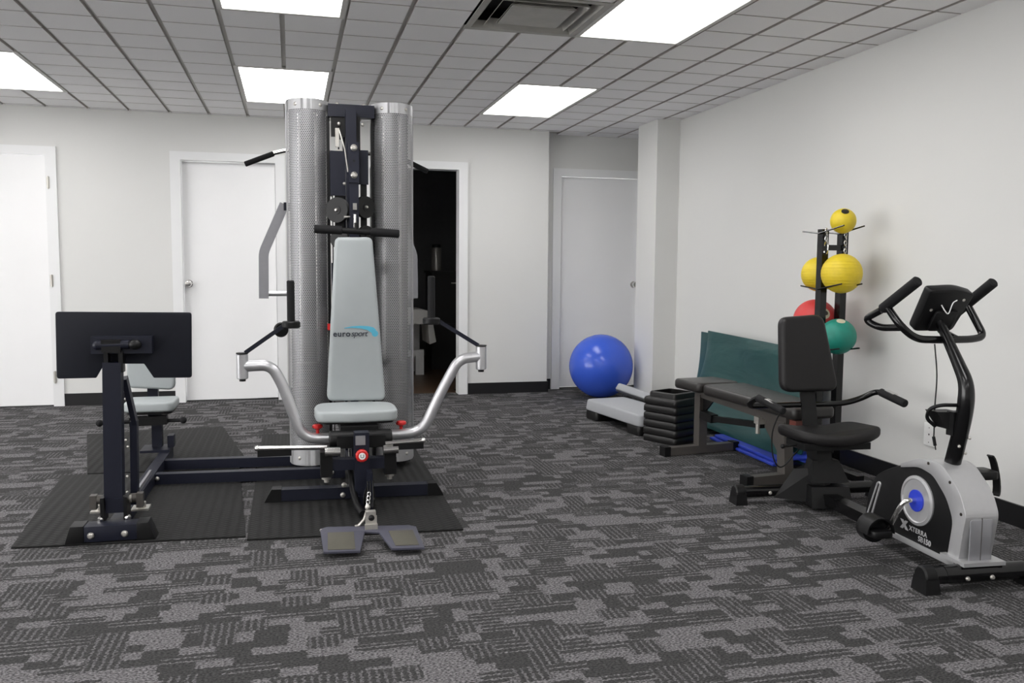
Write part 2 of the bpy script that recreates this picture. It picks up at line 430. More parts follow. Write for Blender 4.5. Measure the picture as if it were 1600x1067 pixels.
# doors
def door(n, d, y, knob=None, hinge=None, slab=True, inset=.02):
    t = bpy.data.objects.new('door_%d' % n, None); COL.objects.link(t); t.location = ((d[0]+d[1])/2, y, 0); OFF[t.name] = V(t.location); struct(t)
    f = MB(); w = .068
    f.bx(d[0]-w, d[0]+.012, y-.018, y+.0, 0, DT+.056, .005); f.bx(d[1]-.012, d[1]+w, y-.018, y, 0, DT+.056, .005)
    f.bx(d[0]+.012, d[1]-.012, y-.018, y, DT-.012, DT+.056, .005)
    f.bx(d[0], d[0]+.012, y, y+.12, 0, DT); f.bx(d[1]-.012, d[1], y, y+.12, 0, DT); f.bx(d[0]+.012, d[1]-.012, y, y+.12, DT-.012, DT)
    f.build('frame', 'trim', t)
    if slab:
        s = MB().bx(d[0]+.016, d[1]-.016, y+inset, y+inset+.04, .012, DT-.016, .002).build('slab', 'door', t)
        MB().bx(d[0]+.014, d[1]-.014, y+inset-.004, y+.10, .0, .008).build('threshold', 'base', t)
    if knob is not None:
        k = MB().lathe([(0,0),(.032,0),(.032,.006),(.014,.012),(.012,.03),(.026,.04),(.03,.055),(.024,.068),(0,.072)], (knob, y+inset, 1.0), (0,-1,0))
        k.build('handle', 'chrome', t)
    if hinge is not None:
        for z in (1.80, 1.02, .24):
            MB().bx(hinge-.012, hinge+.012, y-.021, y-.017, z-.045, z+.045).cyl((hinge, y-.024, z-.05), (hinge, y-.024, z+.05), .007, n=10).build('hinge', 'zinc', t)
    return t
door(1, D1, YB, hinge=-1.866, inset=-.002)
door(2, D2, YB, knob=-.835, inset=.05)
door(3, D3, YB, slab=False)
door(4, D4, YR, knob=3.235, inset=.04)

# dark treatment room behind the open doorway
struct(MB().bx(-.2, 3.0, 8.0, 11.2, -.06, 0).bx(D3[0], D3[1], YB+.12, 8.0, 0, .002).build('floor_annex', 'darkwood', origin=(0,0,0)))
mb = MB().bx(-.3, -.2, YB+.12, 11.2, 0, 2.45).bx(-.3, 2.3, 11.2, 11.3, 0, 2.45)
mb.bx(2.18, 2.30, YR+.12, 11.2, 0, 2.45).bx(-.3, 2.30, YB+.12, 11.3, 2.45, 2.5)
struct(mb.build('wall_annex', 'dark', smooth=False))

# ceiling: raised tegular tiles between recessed strips; openings for lamps and vent
lamps = [(i, j) for j in (-24, -16, -8, 0) for i in (-18, -12, -6, 0, 6)]  # out-of-view panels added for light, far-left columns to brighten the right wall
VENT = (4, -6)
hole = set()
for i, j in lamps:
    for a in (0, 1):
        for b in range(4): hole.add((i+a, j+b))
for a in (0, 1):
    for b in (0, 1): hole.add((VENT[0]+a, VENT[1]+b))
def ceil_mesh():
    mb = MB(); bm = mb.bm
    for i in range(-22, 14):
        for j in range(-29, 8):
            if (i, j) in hole: continue
            x0, x1 = gx(i)+.011, gx(i+1)-.011; y0, y1 = gy(j)+.0055, gy(j+1)-.0055
            x0, x1 = max(x0, XL), min(x1, 3.68 if y0 > 7.2 else XR); y0 = max(y0, YF); y1 = min(y1, YR if x0 > 2.2 else YB)
            if x1-x0 < .02 or y1-y0 < .02: continue
            z0, z1 = ZC, ZC+.018; e = .0015
            q = [bm.verts.new(c) for c in ((x0+e,y0+e,z0),(x1-e,y0+e,z0),(x1-e,y1-e,z0),(x0+e,y1-e,z0),(x0,y0,z1),(x1,y0,z1),(x1,y1,z1),(x0,y1,z1))]
            for f in ((0,3,2,1),(0,1,5,4),(1,2,6,5),(2,3,7,6),(3,0,4,7)): bm.faces.new([q[k] for k in f])
    return mb
c = struct(ceil_mesh().build('ceiling', 'tile', smooth=False)); c.data.materials.append(M['grooveshade'])
for p in c.data.polygons: p.material_index = 0 if p.normal.z < -.9 else 1  # undersides keep the tile colour, side faces take the groove shade
mb = MB(); z0, z1 = ZC+.016, ZC+.026
# slab behind the strips, left open over the lamps and the vent
for i in range(-23, 17):
    for j in range(-30, 9):
        if (i, j) in hole: continue
        x0, x1 = max(gx(i), XL), min(gx(i+1), 3.8); y0, y1 = max(gy(j), YF), min(gy(j+1), 7.94)
        if x1 <= x0 or y1 <= y0: continue
        mb.bx(x0, x1, y0, y1, z0, z1)
struct(mb.build('trim_1', 'grid', smooth=False))

def lamp(i, j, label):
    x0, x1, y0, y1 = gx(i), gx(i+2), gy(j), gy(j+4)
    t = thing('ceiling_light', label, 'ceiling light', ((x0+x1)/2, (y0+y1)/2, ZC), 'recessed ceiling light panels')
    f = MB(); w = .026
    f.bx(x0, x0+w, y0, y1, ZC-.002, ZC+.03, .003); f.bx(x1-w, x1, y0, y1, ZC-.002, ZC+.03, .003)
    f.bx(x0+w, x1-w, y0, y0+w, ZC-.002, ZC+.03, .003); f.bx(x0+w, x1-w, y1-w, y1, ZC-.002, ZC+.03, .003)
    f.build('frame', 'grid', t)
    MB().bx(x0+w, x1-w, y0+w, y1-w, ZC+.006, ZC+.012).build('diffuser', 'lamp', t)
    return t
labs = {(-6,0): 'glowing ceiling light panel over the leftmost white door, cut by the left edge',
        (0,0): 'glowing ceiling light panel just above the left perforated column of the multi gym',
        (6,0): 'small glowing ceiling light panel farthest right, in front of the square pier',
        (0,-8): 'glowing ceiling light panel cut by the top edge above the multi gym',
        (6,-8): 'large glowing ceiling light panel beside the square air vent',
        (-6,-8): 'unseen ceiling light panel left of the view, level with the vent row',
        (-6,-16): 'unseen ceiling light panel overhead on the left of the camera', (0,-16): 'unseen ceiling light panel straight over the camera',
        (6,-16): 'unseen ceiling light panel overhead on the right of the camera', (-6,-24): 'unseen ceiling light panel behind the camera, left row',
        (0,-24): 'unseen ceiling light panel behind the camera, middle row',
        (-12,0): 'added ceiling light panel out of view left, next to the back wall', (-18,0): 'added unseen ceiling light panel farthest left along the back wall',
        (-12,-8): 'added ceiling light panel out of view left, level with the air vent', (-18,-8): 'added unseen ceiling light panel farthest left, level with the air vent',
        (-12,-16): 'added unseen ceiling light panel overhead, second row from the left wall', (-18,-16): 'added unseen ceiling light panel overhead, nearest the left wall',
        (-12,-24): 'added unseen ceiling light panel behind the camera, second row from the left wall', (-18,-24): 'added unseen ceiling light panel behind the camera, nearest the left wall', (6,-24): 'unseen ceiling light panel behind the camera, right row'}
for ij in lamps: lamp(*ij, labs[ij])

# air vent: four-way diffuser with concentric louvres
x0, x1, y0, y1 = gx(VENT[0]), gx(VENT[0]+2), gy(VENT[1]), gy(VENT[1]+2); cx, cy = (x0+x1)/2, (y0+y1)/2
t = thing('air_vent', 'square metal ceiling air vent with stepped louvres beside the large light panel', 'air vent', (cx, cy, ZC))
def ringframe(mb, a, b, za, zb, th=.004):
    """sloping square louvre ring from half-size a at height za to half-size b at zb"""
    for k in range(4):
        R = Matrix.Rotation(k*PI/2, 3, 'Z'); C = V((cx, cy, 0))
        pts = [(-a,-a,za),(a,-a,za),(b,-b,zb),(-b,-b,zb)]
        mb.hexa([C+R@V(p) for p in pts]+[C+R@V((p[0],p[1],p[2]+th)) for p in pts])
mb = MB(); ringframe(mb, .303, .270, ZC-.003, ZC-.001); mb.build('frame', 'louver', t)
for a, b, za, zb in ((.268,.245,ZC-.002,ZC+.03), (.215,.192,ZC-.002,ZC+.03)):
    mb = MB(); ringframe(mb, a, b, za, zb, .003); mb.build('louver', 'louver', t, smooth=False)
mb = MB(); ringframe(mb, .162, .14, ZC-.002, ZC+.02, .003); mb.bx(cx-.155, cx+.155, cy-.155, cy+.155, ZC-.005, ZC-.001, .001); mb.build('centre_plate', 'louver', t, smooth=False)
MB().bx(x0+.002, x1-.002, y0+.002, y1-.002, ZC+.10, ZC+.11).bx(x0, x0+.004, y0, y1, ZC+.02, ZC+.10).bx(x1-.004, x1, y0, y1, ZC+.02, ZC+.10).bx(x0, x1, y0, y0+.004, ZC+.02, ZC+.10).bx(x0, x1, y1-.004, y1, ZC+.02, ZC+.10).build('duct_box', 'ductblack', t)

# ------------------------------------------------------------------ rubber floor mats
def floor_mat(pts, label, z=0.0):
    n = len(pts); mb = MB(); mb.prism(pts, 'z', z, z+.009, .003)
    return tag(mb.build('rubber_mat', 'ribmat'), label, 'floor mat', 'black rubber floor mats')
floor_mat([(-1.113,3.788),(-.202,3.731),(-.295,4.98),(-1.22,5.06)], 'black ribbed rubber floor mat under the leg press foot, front left')
floor_mat([(-.195,3.685),(.716,3.621),(.76,5.95),(-.205,6.02)], 'black ribbed rubber floor mat under the tower of the multi gym')
floor_mat([(-1.355,6.276),(-.488,6.379),(-.28,5.30),(-.30,5.02),(-1.10,5.075)], 'black ribbed rubber floor mat at the back under the leg press seat')

# ------------------------------------------------------------------ multi gym
G = thing('multi_gym', 'navy and silver multi gym with two perforated columns, grey seat and leg press', 'multi gym', (.32, 4.5, 0))
# front foot beam
fb = Matrix.Rotation(-.055, 3, 'Z'); C0 = V((.295, 4.25, 0))
def fr(x, y, z): return C0+fb@V((x, y, z))
o = MB().hexa([fr(x, y, z) for z in (.012,.068) for x, y in ((-.36,-.03),(.36,-.03),(.36,.03),(-.36,.03))], .004).build('front_foot_beam', 'navy', G)
for s in (-1, 1):
    mb = MB(); mb.hexa([fr(s*x, y, z) for z, xs in ((.009,(.355,.435)),(.072,(.355,.40))) for x, y in ((xs[0],-.034),(xs[1],-.034),(xs[1],.034),(xs[0],.034))], .004)
    bmesh.ops.recalc_face_normals(mb.bm, faces=mb.bm.faces); mb.build('end_cap', 'black', o)
for x, z in ((-.062,.032),(.062,.032),(-.055,.078)):
    p = fr(x, -.03, z); MB().lathe([(0,0),(.013,0),(.013,.006),(.008,.010),(0,.011)], p if z < .07 else p+V((0,.01,0)), (0,-1,0), 14).build('bolt', 'zinc', o)
# long beams running to the leg press
MB().bar((.27,4.69,.036), (-.735,4.755,.036), .054, .054).build('base_beam', 'navy', G)
MB().bar((.25,5.03,.036), (-.72,5.085,.036), .054, .054).build('base_beam', 'navy', G)
MB().bar((.312,4.0,.045), (.325,5.12,.045), .062, .062).build('spine_beam', 'navy', G)
for x in (-.69, .20): MB().lathe([(0,0),(.011,0),(.011,.005),(.006,.009),(0,.01)], (x, 4.667+(.04 if x < 0 else 0)+(.012 if x < 0 else 0), .042), (0,-1,0), 12).build('bolt', 'zinc', G)
# perforated columns
def shroud(cx, name):
    mb = MB(); bm = mb.bm; uvl = bm.loops.layers.uv.new('UVMap'); Rr = .1135; cy = 4.955; n = 40; ang0 = math.radians(-105)
    nz = 8; z0, z1 = .045, 2.05; rows = []
    for k in range(nz+1):
        z = z0+(z1-z0)*k/nz; rows.append([bm.verts.new((cx+Rr*math.sin(ang0*(1-2*i/n)), cy-Rr*1.05*math.cos(ang0*(1-2*i/n)), z)) for i in range(n+1)])
    for k in range(nz):
        for i in range(n):
            f = bm.faces.new([rows[k][i], rows[k][i+1], rows[k+1][i+1], rows[k+1][i]])
            for l, (a, b) in zip(f.loops, ((i,k),(i+1,k),(i+1,k+1),(i,k+1))): l[uvl].uv = (Rr*abs(ang0)*2*a/n, (z1-z0)*b/nz)
    o = mb.build('perforated_column', 'perf', G)
    # solid rims, edge strips and screws
    for za, zb in ((z1-.055, z1+.001), (z0-.001, z0+.085)):
        r = MB(); A = [ang0*(1-2*i/n) for i in range(n+1)]
        out = [(cx+(Rr+.0012)*math.sin(a), cy-(Rr+.0012)*1.05*math.cos(a)) for a in A]; inn = [(cx+(Rr-.002)*math.sin(a), cy-(Rr-.002)*1.05*math.cos(a)) for a in A[::-1]]
        for q in range(n):
            r.hexa([(*p, z) for z in (za, zb) for p in (out[q], out[q+1], inn[n-q-1], inn[n-q])])
        bmesh.ops.remove_doubles(r.bm, verts=r.bm.verts, dist=1e-6); r.build('rim', 'rimsteel', o)
    for s in (-1, 1):
        MB().bx(cx+s*.1145-.004, cx+s*.1145+.004, cy-.005, cy+.032, z0, z1).build('edge_strip', 'rimsteel', o)
        for z in (2.02, .085):
            a = s*.62; d = V((math.sin(a), -math.cos(a), 0))
            MB().lathe([(0,.004),(.006,.003),(.010,0),(.010,-.002)], V((cx, cy, z))+V((d.x*Rr, d.y*Rr*1.05, 0))+d*.002, d, 14).build('screw', 'zinc', o)
    c = MB(); c.prism([(cx+(Rr-.004)*math.sin(a), cy-(Rr-.004)*1.05*math.cos(a)) for a in [ang0*(1-2*i/n) for i in range(n+1)]], 'z', z1-.02, z1-.012); c.cyl((cx, cy-.02, z1-.012), (cx, cy-.02, z1+.008), .028); c.build('top_cap', 'black', o)
    return o
SX = (.098, .562)
for cx in SX: shroud(cx, '')
# weight stacks, guide rods and rear frame inside
for cx in SX:
    mb = MB()
    for k in range(13): mb.bx(cx-.075, cx+.075, 4.93, 5.03, .09+k*.040, .09+k*.040+.036, .003)
    mb.build('weight_stack', 'black', G)
    for s in (-.045, .045): MB().cyl((cx+s, 4.985, .05), (cx+s, 4.985, 2.0), .010, n=12).build('guide_rod', 'chrome', G)
    MB().bx(cx-.09, cx+.09, 4.90, 5.05, .030, .088, .004).build('stack_base', 'navy', G)
    MB().bx(cx-.10, cx+.10, 5.045, 5.055, .1, 2.035).build('back_panel', 'black', G)
# top crossbar, rear column
o = MB().bx(.205, .455, 4.86, 4.92, 1.965, 2.032, .004).build('top_crossbar', 'navy', G)
for x in (.255, .40): MB().lathe([(0,.012),(.010,.010),(.016,0),(.016,-.002)], (x, 4.885, 2.032), (0,0,1), 14).build('bolt', 'zinc', o)
for x in (.262, .39): MB().lathe([(0,.009),(.007,.007),(.010,0),(.010,-.002)], (x, 4.853, 1.925), (0,-1,0), 12).build('bolt', 'zinc', o)
MB().bx(.296, .352, 4.80, 4.86, .06, 2.0, .004).build('main_upright', 'navy', G)
MB().bx(.222, .296, 4.87, 4.90, 1.86, 1.965, .003).bx(.352, .375, 4.83, 4.86, 1.78, 1.965, .003).build('top_bracket', 'black', G)
for x in (.206, .447): MB().bx(x-.008, x+.008, 4.90, 4.95, .06, 1.97, .002).build('side_post', 'black', G)
# front plate with bolts
o = MB().bx(.307, .361, 4.742, 4.80, 1.60, 1.815, .004).build('pulley_mount', 'navy', G)
for z in (1.785, 1.64): MB().lathe([(0,.014),(.010,.013),(.018,.004),(.018,0)], (.334, 4.742, z), (0,-1,0), 16).build('bolt', 'zinc', o)
MB().cyl((.334,4.7415,1.715), (.334,4.7425,1.715), .007, n=12).build('hole', 'black', o)
MB().bx(.309, .359, 4.75, 4.80, 1.30, 1.60, .004).build('pulley_arm', 'navy', G)
# pulley housing
o = MB().bx(.213, .293, 4.82, 4.835, 1.535, 1.775, .003).bx(.213, .226, 4.835, 4.90, 1.535, 1.775, .002).build('guard_plate', 'navy', G)
MB().lathe([(0,.007),(.006,.006),(.009,0)], (.287, 4.818, 1.60), (0,-1,0), 12).build('bolt', 'zinc', o)
MB().bx(.362, .418, 4.83, 4.845, 1.60, 1.785, .003).build('guard_plate', 'navy', G)
# pulleys
def pulley(c, r, axis, w=.026):
    h = w/2
    p = MB().lathe([(0,-h),(r,-h),(r,-h*.8),(r*.86,-h*.25),(r*.86,h*.25),(r,h*.8),(r,h),(r*.35,h),(r*.35,h*1.2),(0,h*1.2)], c, axis, 30).build('pulley', 'black', G)
    ax = V(axis).normalized(); MB().lathe([(0,.010),(.006,.009),(.009,.001),(.009,-.004)], V(c)+ax*(h*1.2), ax, 12).build('axle_bolt', 'zinc', p)
pulley((.250,4.80,1.455), .068, (-.55,-.8,0)); pulley((.395,4.815,1.475), .060, (.55,-.8,0))
MB().bx(.235, .285, 4.83, 4.845, 1.27, 1.56, .003).build('pulley_bracket', 'black', G); MB().bx(.375, .41, 4.845, 4.855, 1.30, 1.60, .003).build('pulley_bracket', 'black', G)
pulley((.262,4.815,1.30), .055, (-.5,-.8,0)); pulley((.40,4.82,1.33), .045, (.5,-.8,0))
# cable with silver end fitting and swivel
MB().tube([(.262,4.85,1.90),(.29,4.80,1.78),(.305,4.79,1.66)], .004, 8).build('cable', 'zinc', G)
MB().bx(.242,.262,4.842,4.86,1.80,1.90,.003).bx(.245,.28,4.84,4.86,1.76,1.785,.003).build('cable_clamp', 'zinc', G)
o = MB().bx(.326,.347,4.735,4.752,1.455,1.49,.004).cyl((.337,4.742,1.43),(.336,4.735,1.36),.008,n=12).cyl((.337,4.73,1.476),(.337,4.756,1.476),.010,n=12).build('swivel', 'chrome', G)
MB().cyl((.28,4.75,1.415), (.312,4.75,1.418), .008, .004, n=12).build('pop_pin', 'zinc', G)
for x in (.205, .30, .42): MB().cyl((x+.02,4.86,.06), (x+.02,4.86,1.55), .003, n=8).build('cable', 'black', G)
MB().cyl((.30,4.74,.10), (.30,4.74,.50), .010, n=12).build('guide_rod', 'chrome', G); MB().cyl((.355,4.74,.10), (.355,4.74,.50), .008, n=12).build('guide_rod', 'chrome', G)
MB().bx(.216,.245,4.86,4.90,.72,1.17,.003).build('side_bracket', 'navy', G)
MB().bx(.19,.225,4.835,4.85,.80,.835,.004).build('warning_label', 'red', G)
# backrest
bp = [(.170,.455),(.473,.449),(.411,1.303),(.221,1.300)]
mb = MB(); mb.prism(rpoly(bp, [.035,.035,.03,.03], 6), 'y', 4.5, 4.562, .018, 4)
for v in mb.bm.verts: v.co.y += (v.co.z-.45)*.03
b = mb.build('backrest', 'greypad', G)
L = MB(); w1 = add_text(L, 'euro', .0425, (.2045, 4.5085, .790), (1,0,0), (0,0,1), bold=.0009, space=1.1)
w2 = add_text(L, 'sport', .044, (.2045+w1+.003, 4.5085, .790), (1,0,0), (0,0,1), shear=.25, space=.88)
L.build('lettering', 'ink', b, smooth=False)
mb = MB()
cen = [(.262,.833),(.30,.838),(.345,.838),(.385,.832),(.412,.820),(.424,.806)]
wd = [.0015,.004,.0065,.010,.015,.018]
top = [(x, z+w) for (x, z), w in zip(cen, wd)]; bot = [(x-w*.5, z-w) for (x, z), w in zip(cen, wd)]
for k in range(5): mb.hexa([(p[0], y, p[1]) for y in (4.5100, 4.5085) for p in (bot[k], bot[k+1], top[k+1], top[k])])
mb.lathe([(0,0),(.0165,0),(.0165,.0018),(0,.0018)], (.419,4.5105,.803), (0,-1,0), 20); mb.build('swoosh', 'cyan', b, smooth=False)
MB().bx(.27,.37,4.565,4.80,.60,.66,.004).bx(.27,.37,4.585,4.80,1.12,1.18,.004).build('back_bracket', 'navy', G)
# seat
mb = MB(); sp = [(.108,4.22),(.305,4.185),(.503,4.21),(.51,4.40),(.485,4.50),(.305,4.53),(.125,4.51),(.10,4.40)]
mb.prism(rpoly(sp, .05, 5), 'z', .392, .447, .014, 4); s = mb.build('seat', 'greypad', G)
MB().prism(rpoly([(.125,4.24),(.485,4.23),(.48,4.48),(.13,4.49)], .04), 'z', .380, .392).build('seat_board', 'black', s)
MB().bx(.22,.40,4.16,4.42,.345,.380,.004).build('seat_bracket', 'black', G)
MB().bar((.312,4.40,.36), (.318,4.78,.36), .06, .06).build('seat_rail', 'navy', G)
# front upright with label and selector knob
o = MB().bx(.276,.344,4.02,4.085,.012,.375,.005).build('front_upright', 'navy', G)
MB().bx(.280,.326,4.0165,4.02,.318,.362,.001).build('plate_label', 'flatsilver', o)
k = MB().lathe([(.012,0),(.012,.012),(.030,.014),(.030,.030),(.024,.036),(0,.036)], (.308,4.02,.272), (0,-1,0), 12).build('selector_knob', 'red', o)
MB().lathe([(0,0),(.016,0),(.016,.002),(0,.002)], (.308,3.984,.272), (0,-1,0), 20).build('knob_face', 'white', k)
mb = MB().tube(fillet([(.3015,3.9825,.280),(.3015,3.9825,.2655),(.3145,3.9825,.2655),(.3145,3.9825,.280)], .004), .0016, 8); mb.build('knob_mark', 'ink', k)
# rocking yoke that carries the press arms
YP = 4.30
MB().cyl((.165,4.17,.318), (.465,4.17,.318), .044, ch=.006).bx(.20,.43,4.10,4.24,.29,.345,.006).build('pivot_sleeve', 'black', G)
MB().bx(.13,.275,4.05,4.11,.195,.245,.004).bx(.345,.475,4.05,4.11,.195,.245,.004).build('stop_crossbar', 'navy', G)
for x in (.148, .445):
    p = MB().bx(x-.028,x+.028,4.045,4.115,.165,.285,.005).build('stop_post', 'black', G)
    MB().cyl((x,4.08,.165), (x,4.08,.150), .022).cyl((x,4.08,.150), (x,4.08,.135), .012).build('bumper', 'zinc', p)
for s in (-1, 1):
    o = MB().cyl((.31+s*.10,4.03,.288), (.31+s*.17,4.03,.290), .022, n=18).build('roller_axle', 'chrome', G)
    xa, xb, xe, z = ((-.16,-.01,.15,.308), (.60,.455,.42,.313))[s > 0]
    MB().bar((xa,4.03,z-.01), (xb,4.03,z-.01), .03, .030).build('roller_guide', 'black', o)
    MB().tube([(xa,4.03,z+.012),(xe,4.03,z+.004)], .011, 12).sphere((xa,4.03,z+.012), .014, 12).build('roller_bar', 'chrome', o)
def press_arm(pts, sleeve, rod, grip, knob):
    a = MB().tube(fillet(pts, .075, 8), .0265, 18).build('press_arm', 'silver', G)
    x, z0, z1 = sleeve
    MB().cyl((x,YP,z0), (x,YP,z1), .027, ch=.003).build('hinge_tube', 'silver', a)
    MB().cyl((x,YP,z1), (x,YP,z1+.006), .028).cyl((x,YP,z0-.012), (x,YP,z0), .015).build('end_cap', 'black', a)
    gx_, g0, g1 = grip; sg = 1 if rod[1][0] > rod[0][0] else -1
    MB().bar(rod[0], rod[1], .012, .020).build('swing_rod', 'navy', a)
    MB().cyl((gx_,YP-.0,g0-.022), (gx_,YP,g0+.012), .044, ch=.006).build('grip_hub', 'black', a)
    MB().cyl((gx_,YP,g0), (gx_,YP,g1), .0185, ch=.005).build('hand_grip', 'foam', a)
    MB().lathe([(.008,0),(.008,.022),(.016,.026),(.026,.032),(.026,.042),(.02,.048),(0,.048)], knob, (0,0,1), 8).build('knob', 'red', a)
press_arm([(.19,YP,.302),(.045,YP,.305),(-.053,YP,.585),(-.10,YP,.672),(-.225,YP,.668)], (-.234,.608,.728), ((-.22,YP,.733),(-.03,YP,.868)), (-.004,.872,1.081), (.116,YP,.325))
press_arm([(.44,YP,.305),(.635,YP,.313),(.735,YP,.524),(.825,YP,.685),(.93,YP,.695)], (.940,.628,.748), ((.925,YP,.752),(.715,YP,.882)), (.682,.885,1.106), (.528,YP,.327))
MB().lathe([(0,-.012),(.032,-.012),(.037,0),(.032,.012),(0,.012)], (-.052,4.36,.838), (.3,-1,0)).build('side_pulley', 'black', G)
# low pulley, hook and footplate
MB().cyl((.296,4.0,.06), (.296,4.03,.06), .02, n=12).bx(.330,.352,3.94,4.02,.012,.20,.004).build('low_bracket', 'navy', G)
pulley((.338,3.965,.075), .055, (.92,-.4,0), .022)
MB().tube(catmull([(.262,4.14,.21),(.268,4.06,.11),(.282,3.95,.055),(.30,3.86,.035)], 5), .016, 10).build('low_hose', 'black', G)
for dx in (-.012, 0, .012): MB().tube([(.338+dx,3.915,.17),(.338+dx,3.90,.10),(.338+dx*.6,3.87,.06)], .0035, 8).build('cable', 'black', G)
F = MB(); P = [(.102,3.590),(.13,3.606),(.47,3.572),(.498,3.553),(.505,3.355),(.374,3.368),(.339,3.523),(.282,3.538),(.250,3.366),(.109,3.380)]
F.prism(P[::-1], 'z', .018, .028, .002)
for v in F.bm.verts: v.co.z += (v.co.y-3.36)*.14
fp = F.build('footplate', 'footblue', G)
for q in ([(.131,3.545),(.237,3.537),(.232,3.380),(.125,3.390)], [(.378,3.524),(.479,3.517),(.486,3.378),(.392,3.384)]):
    mb = MB(); mb.prism(q[::-1], 'z', .0275, .0305, .001)
    for v in mb.bm.verts: v.co.z += (v.co.y-3.36)*.14
    mb.build('grip_pad', 'amber', fp)
mb = MB().bx(.288,.335,3.565,3.573,.045,.108,.003).bx(.284,.337,3.55,3.566,.045,.075,.003).bx(.289,.331,3.566,3.60,.100,.125,.003); mb.build('plate_hinge', 'zinc', fp)
MB().lathe([(0,.010),(.006,.009),(.013,.002),(.013,0)], (.312,3.565,.100), (0,-1,0), 14).build('bolt', 'black', fp)
MB().sphere((.106,3.585,.055), .006, 10).build('edge_screw', 'zinc', fp)
MB().tube([(.296,3.61,.115),(.285,3.60,.085),(.262,3.595,.062),(.246,3.59,.06)], .006, 8).tube([(.262,3.595,.062),(.256,3.585,.048),(.275,3.58,.05)], .004, 8).sphere((.302,3.63,.128), .012, 12).build('snap_hook', 'zinc', fp)
mb = MB()
for k in range(4): mb.tube([V((.302+k*.004,3.64+k*.02,.130+k*.012))+V((.007*math.cos(a),.004*math.sin(a),.008*math.sin(a))) for a in [2*PI*i/10 for i in range(10)]], .002, 6, closed=True)
mb.build('chain', 'chrome', fp)
# ---- leg press station
X0 = -.736
def trap(mb, y, a, bt, z0, z1, h):  # bar along x with sloping ends
    mb.prism([(a[0],z0),(a[1],z0),(bt[1],z1),(bt[0],z1)], 'y', y-h, y+h, .004); return mb
o = trap(MB(), 3.81, (-.84,-.635), (-.84,-.635), .012, .078, .042).build('leg_press_foot', 'navy', G)
trap(MB(), 3.81, (-.912,-.838), (-.890,-.838), .009, .082, .045).build('end_cap', 'black', o); trap(MB(), 3.81, (-.637,-.563), (-.637,-.592), .009, .082, .045).build('end_cap', 'black', o)
for x in (-.812, -.683): MB().lathe([(0,.011),(.008,.010),(.014,.002),(.014,-.002)], (x,3.768,.040), (0,-1,0), 16).build('bolt', 'zinc', o)
MB().bar((X0,3.85,.040), (X0+.01,5.42,.040), .056, .056).build('rail_beam', 'navy', G)
MB().bar((-.722,4.15,.065), (-.722,4.72,.065), .012, .05).build('rail_plate', 'flatsilver', G)
P0 = MB().bar((-.742,3.90,.155), (-.732,3.90,.742), .072, .062, up=(0,1,0), bev=.005).build('leg_press_post', 'navy', G)
for s in (-1, 1):
    MB().bx(X0+s*.045-.007, X0+s*.045+.007, 3.84, 3.93, .070, .175, .004).build('clevis_plate', 'black', P0)
    MB().lathe([(0,.014),(.009,.012),(.014,.003),(.014,0)], (X0+s*.052,3.85,.085), (s*.6,-.8,0), 14).build('clevis_bolt', 'chrome', P0)
    x = X0+s*.082
    MB().bx(x-.042, x+.030, 3.99, 4.07, .072, .080, .002).cyl((x-.005,4.02,.080), (x-.005,4.02,.105), .022).cyl((x-.005,4.02,.105), (x-.005,4.02,.118), .013).build('rubber_mount', 'zinc', P0)
    MB().cyl((X0+s*.05,3.92,.150), (X0+s*.105,3.92,.152), .020, n=16).bx(X0+s*.092-.013, X0+s*.092+.013, 3.90, 3.94, .112, .172, .004).build('pivot_end', 'taupe', P0)
MB().cyl((X0-.05,3.905,.152), (X0+.06,3.905,.152), .016).build('pivot_axle', 'zinc', P0)
MB().bx(X0-.035, X0+.035, 3.86, 3.90, .105, .165, .004).build('pivot_block', 'navy', P0)
MB().bar((-.700,3.97,.665), (-.672,4.02,.455), .020, .05, up=(0,1,0)).bar((-.676,4.02,.47), (-.682,4.02,.10), .028, .05, up=(0,1,0)).build('link_arm', 'navy', G)
mb = MB()
for z in (.57,.39,.36,.23,.16): mb.sphere((-.705+random.uniform(-.004,.02),3.99,z), .006, 8)
mb.build('link_bolts', 'zinc', G)
# press plate seen from behind, with bracket and ball knob
poly = [(-.957,.672),(-.805,.672),(-.772,.731),(-.615,.729),(-.578,.667),(-.424,.664),(-.419,.947),(-.953,.953)]
mb = MB(); mb.prism(rpoly(poly, [.012,.004,.004,.004,.004,.012,.012,.012], 4), 'y', 3.93, 3.942, .003)
pl = mb.build('leg_press_plate', 'navyplate', G)
MB().bx(-.813,-.575,3.885,3.93,.778,.850,.004).build('plate_bracket', 'navy', pl)
MB().bx(-.768,-.694,3.86,3.885,.785,.838,.006).bx(-.762,-.745,3.87,3.92,.70,.79,.003).bx(-.705,-.688,3.87,3.92,.70,.79,.003).build('head_clevis', 'black', pl)
MB().cyl((-.785,3.878,.815), (-.66,3.878,.817), .019, n=18, ch=.004).sphere((-.785,3.878,.815), .02, 14).build('head_axle', 'navy', pl)
MB().cyl((-.665,3.87,.817), (-.645,3.865,.817), .010, n=12).sphere((-.637,3.862,.817), (.026,.024,.022), 18).build('ball_knob', 'black', pl)
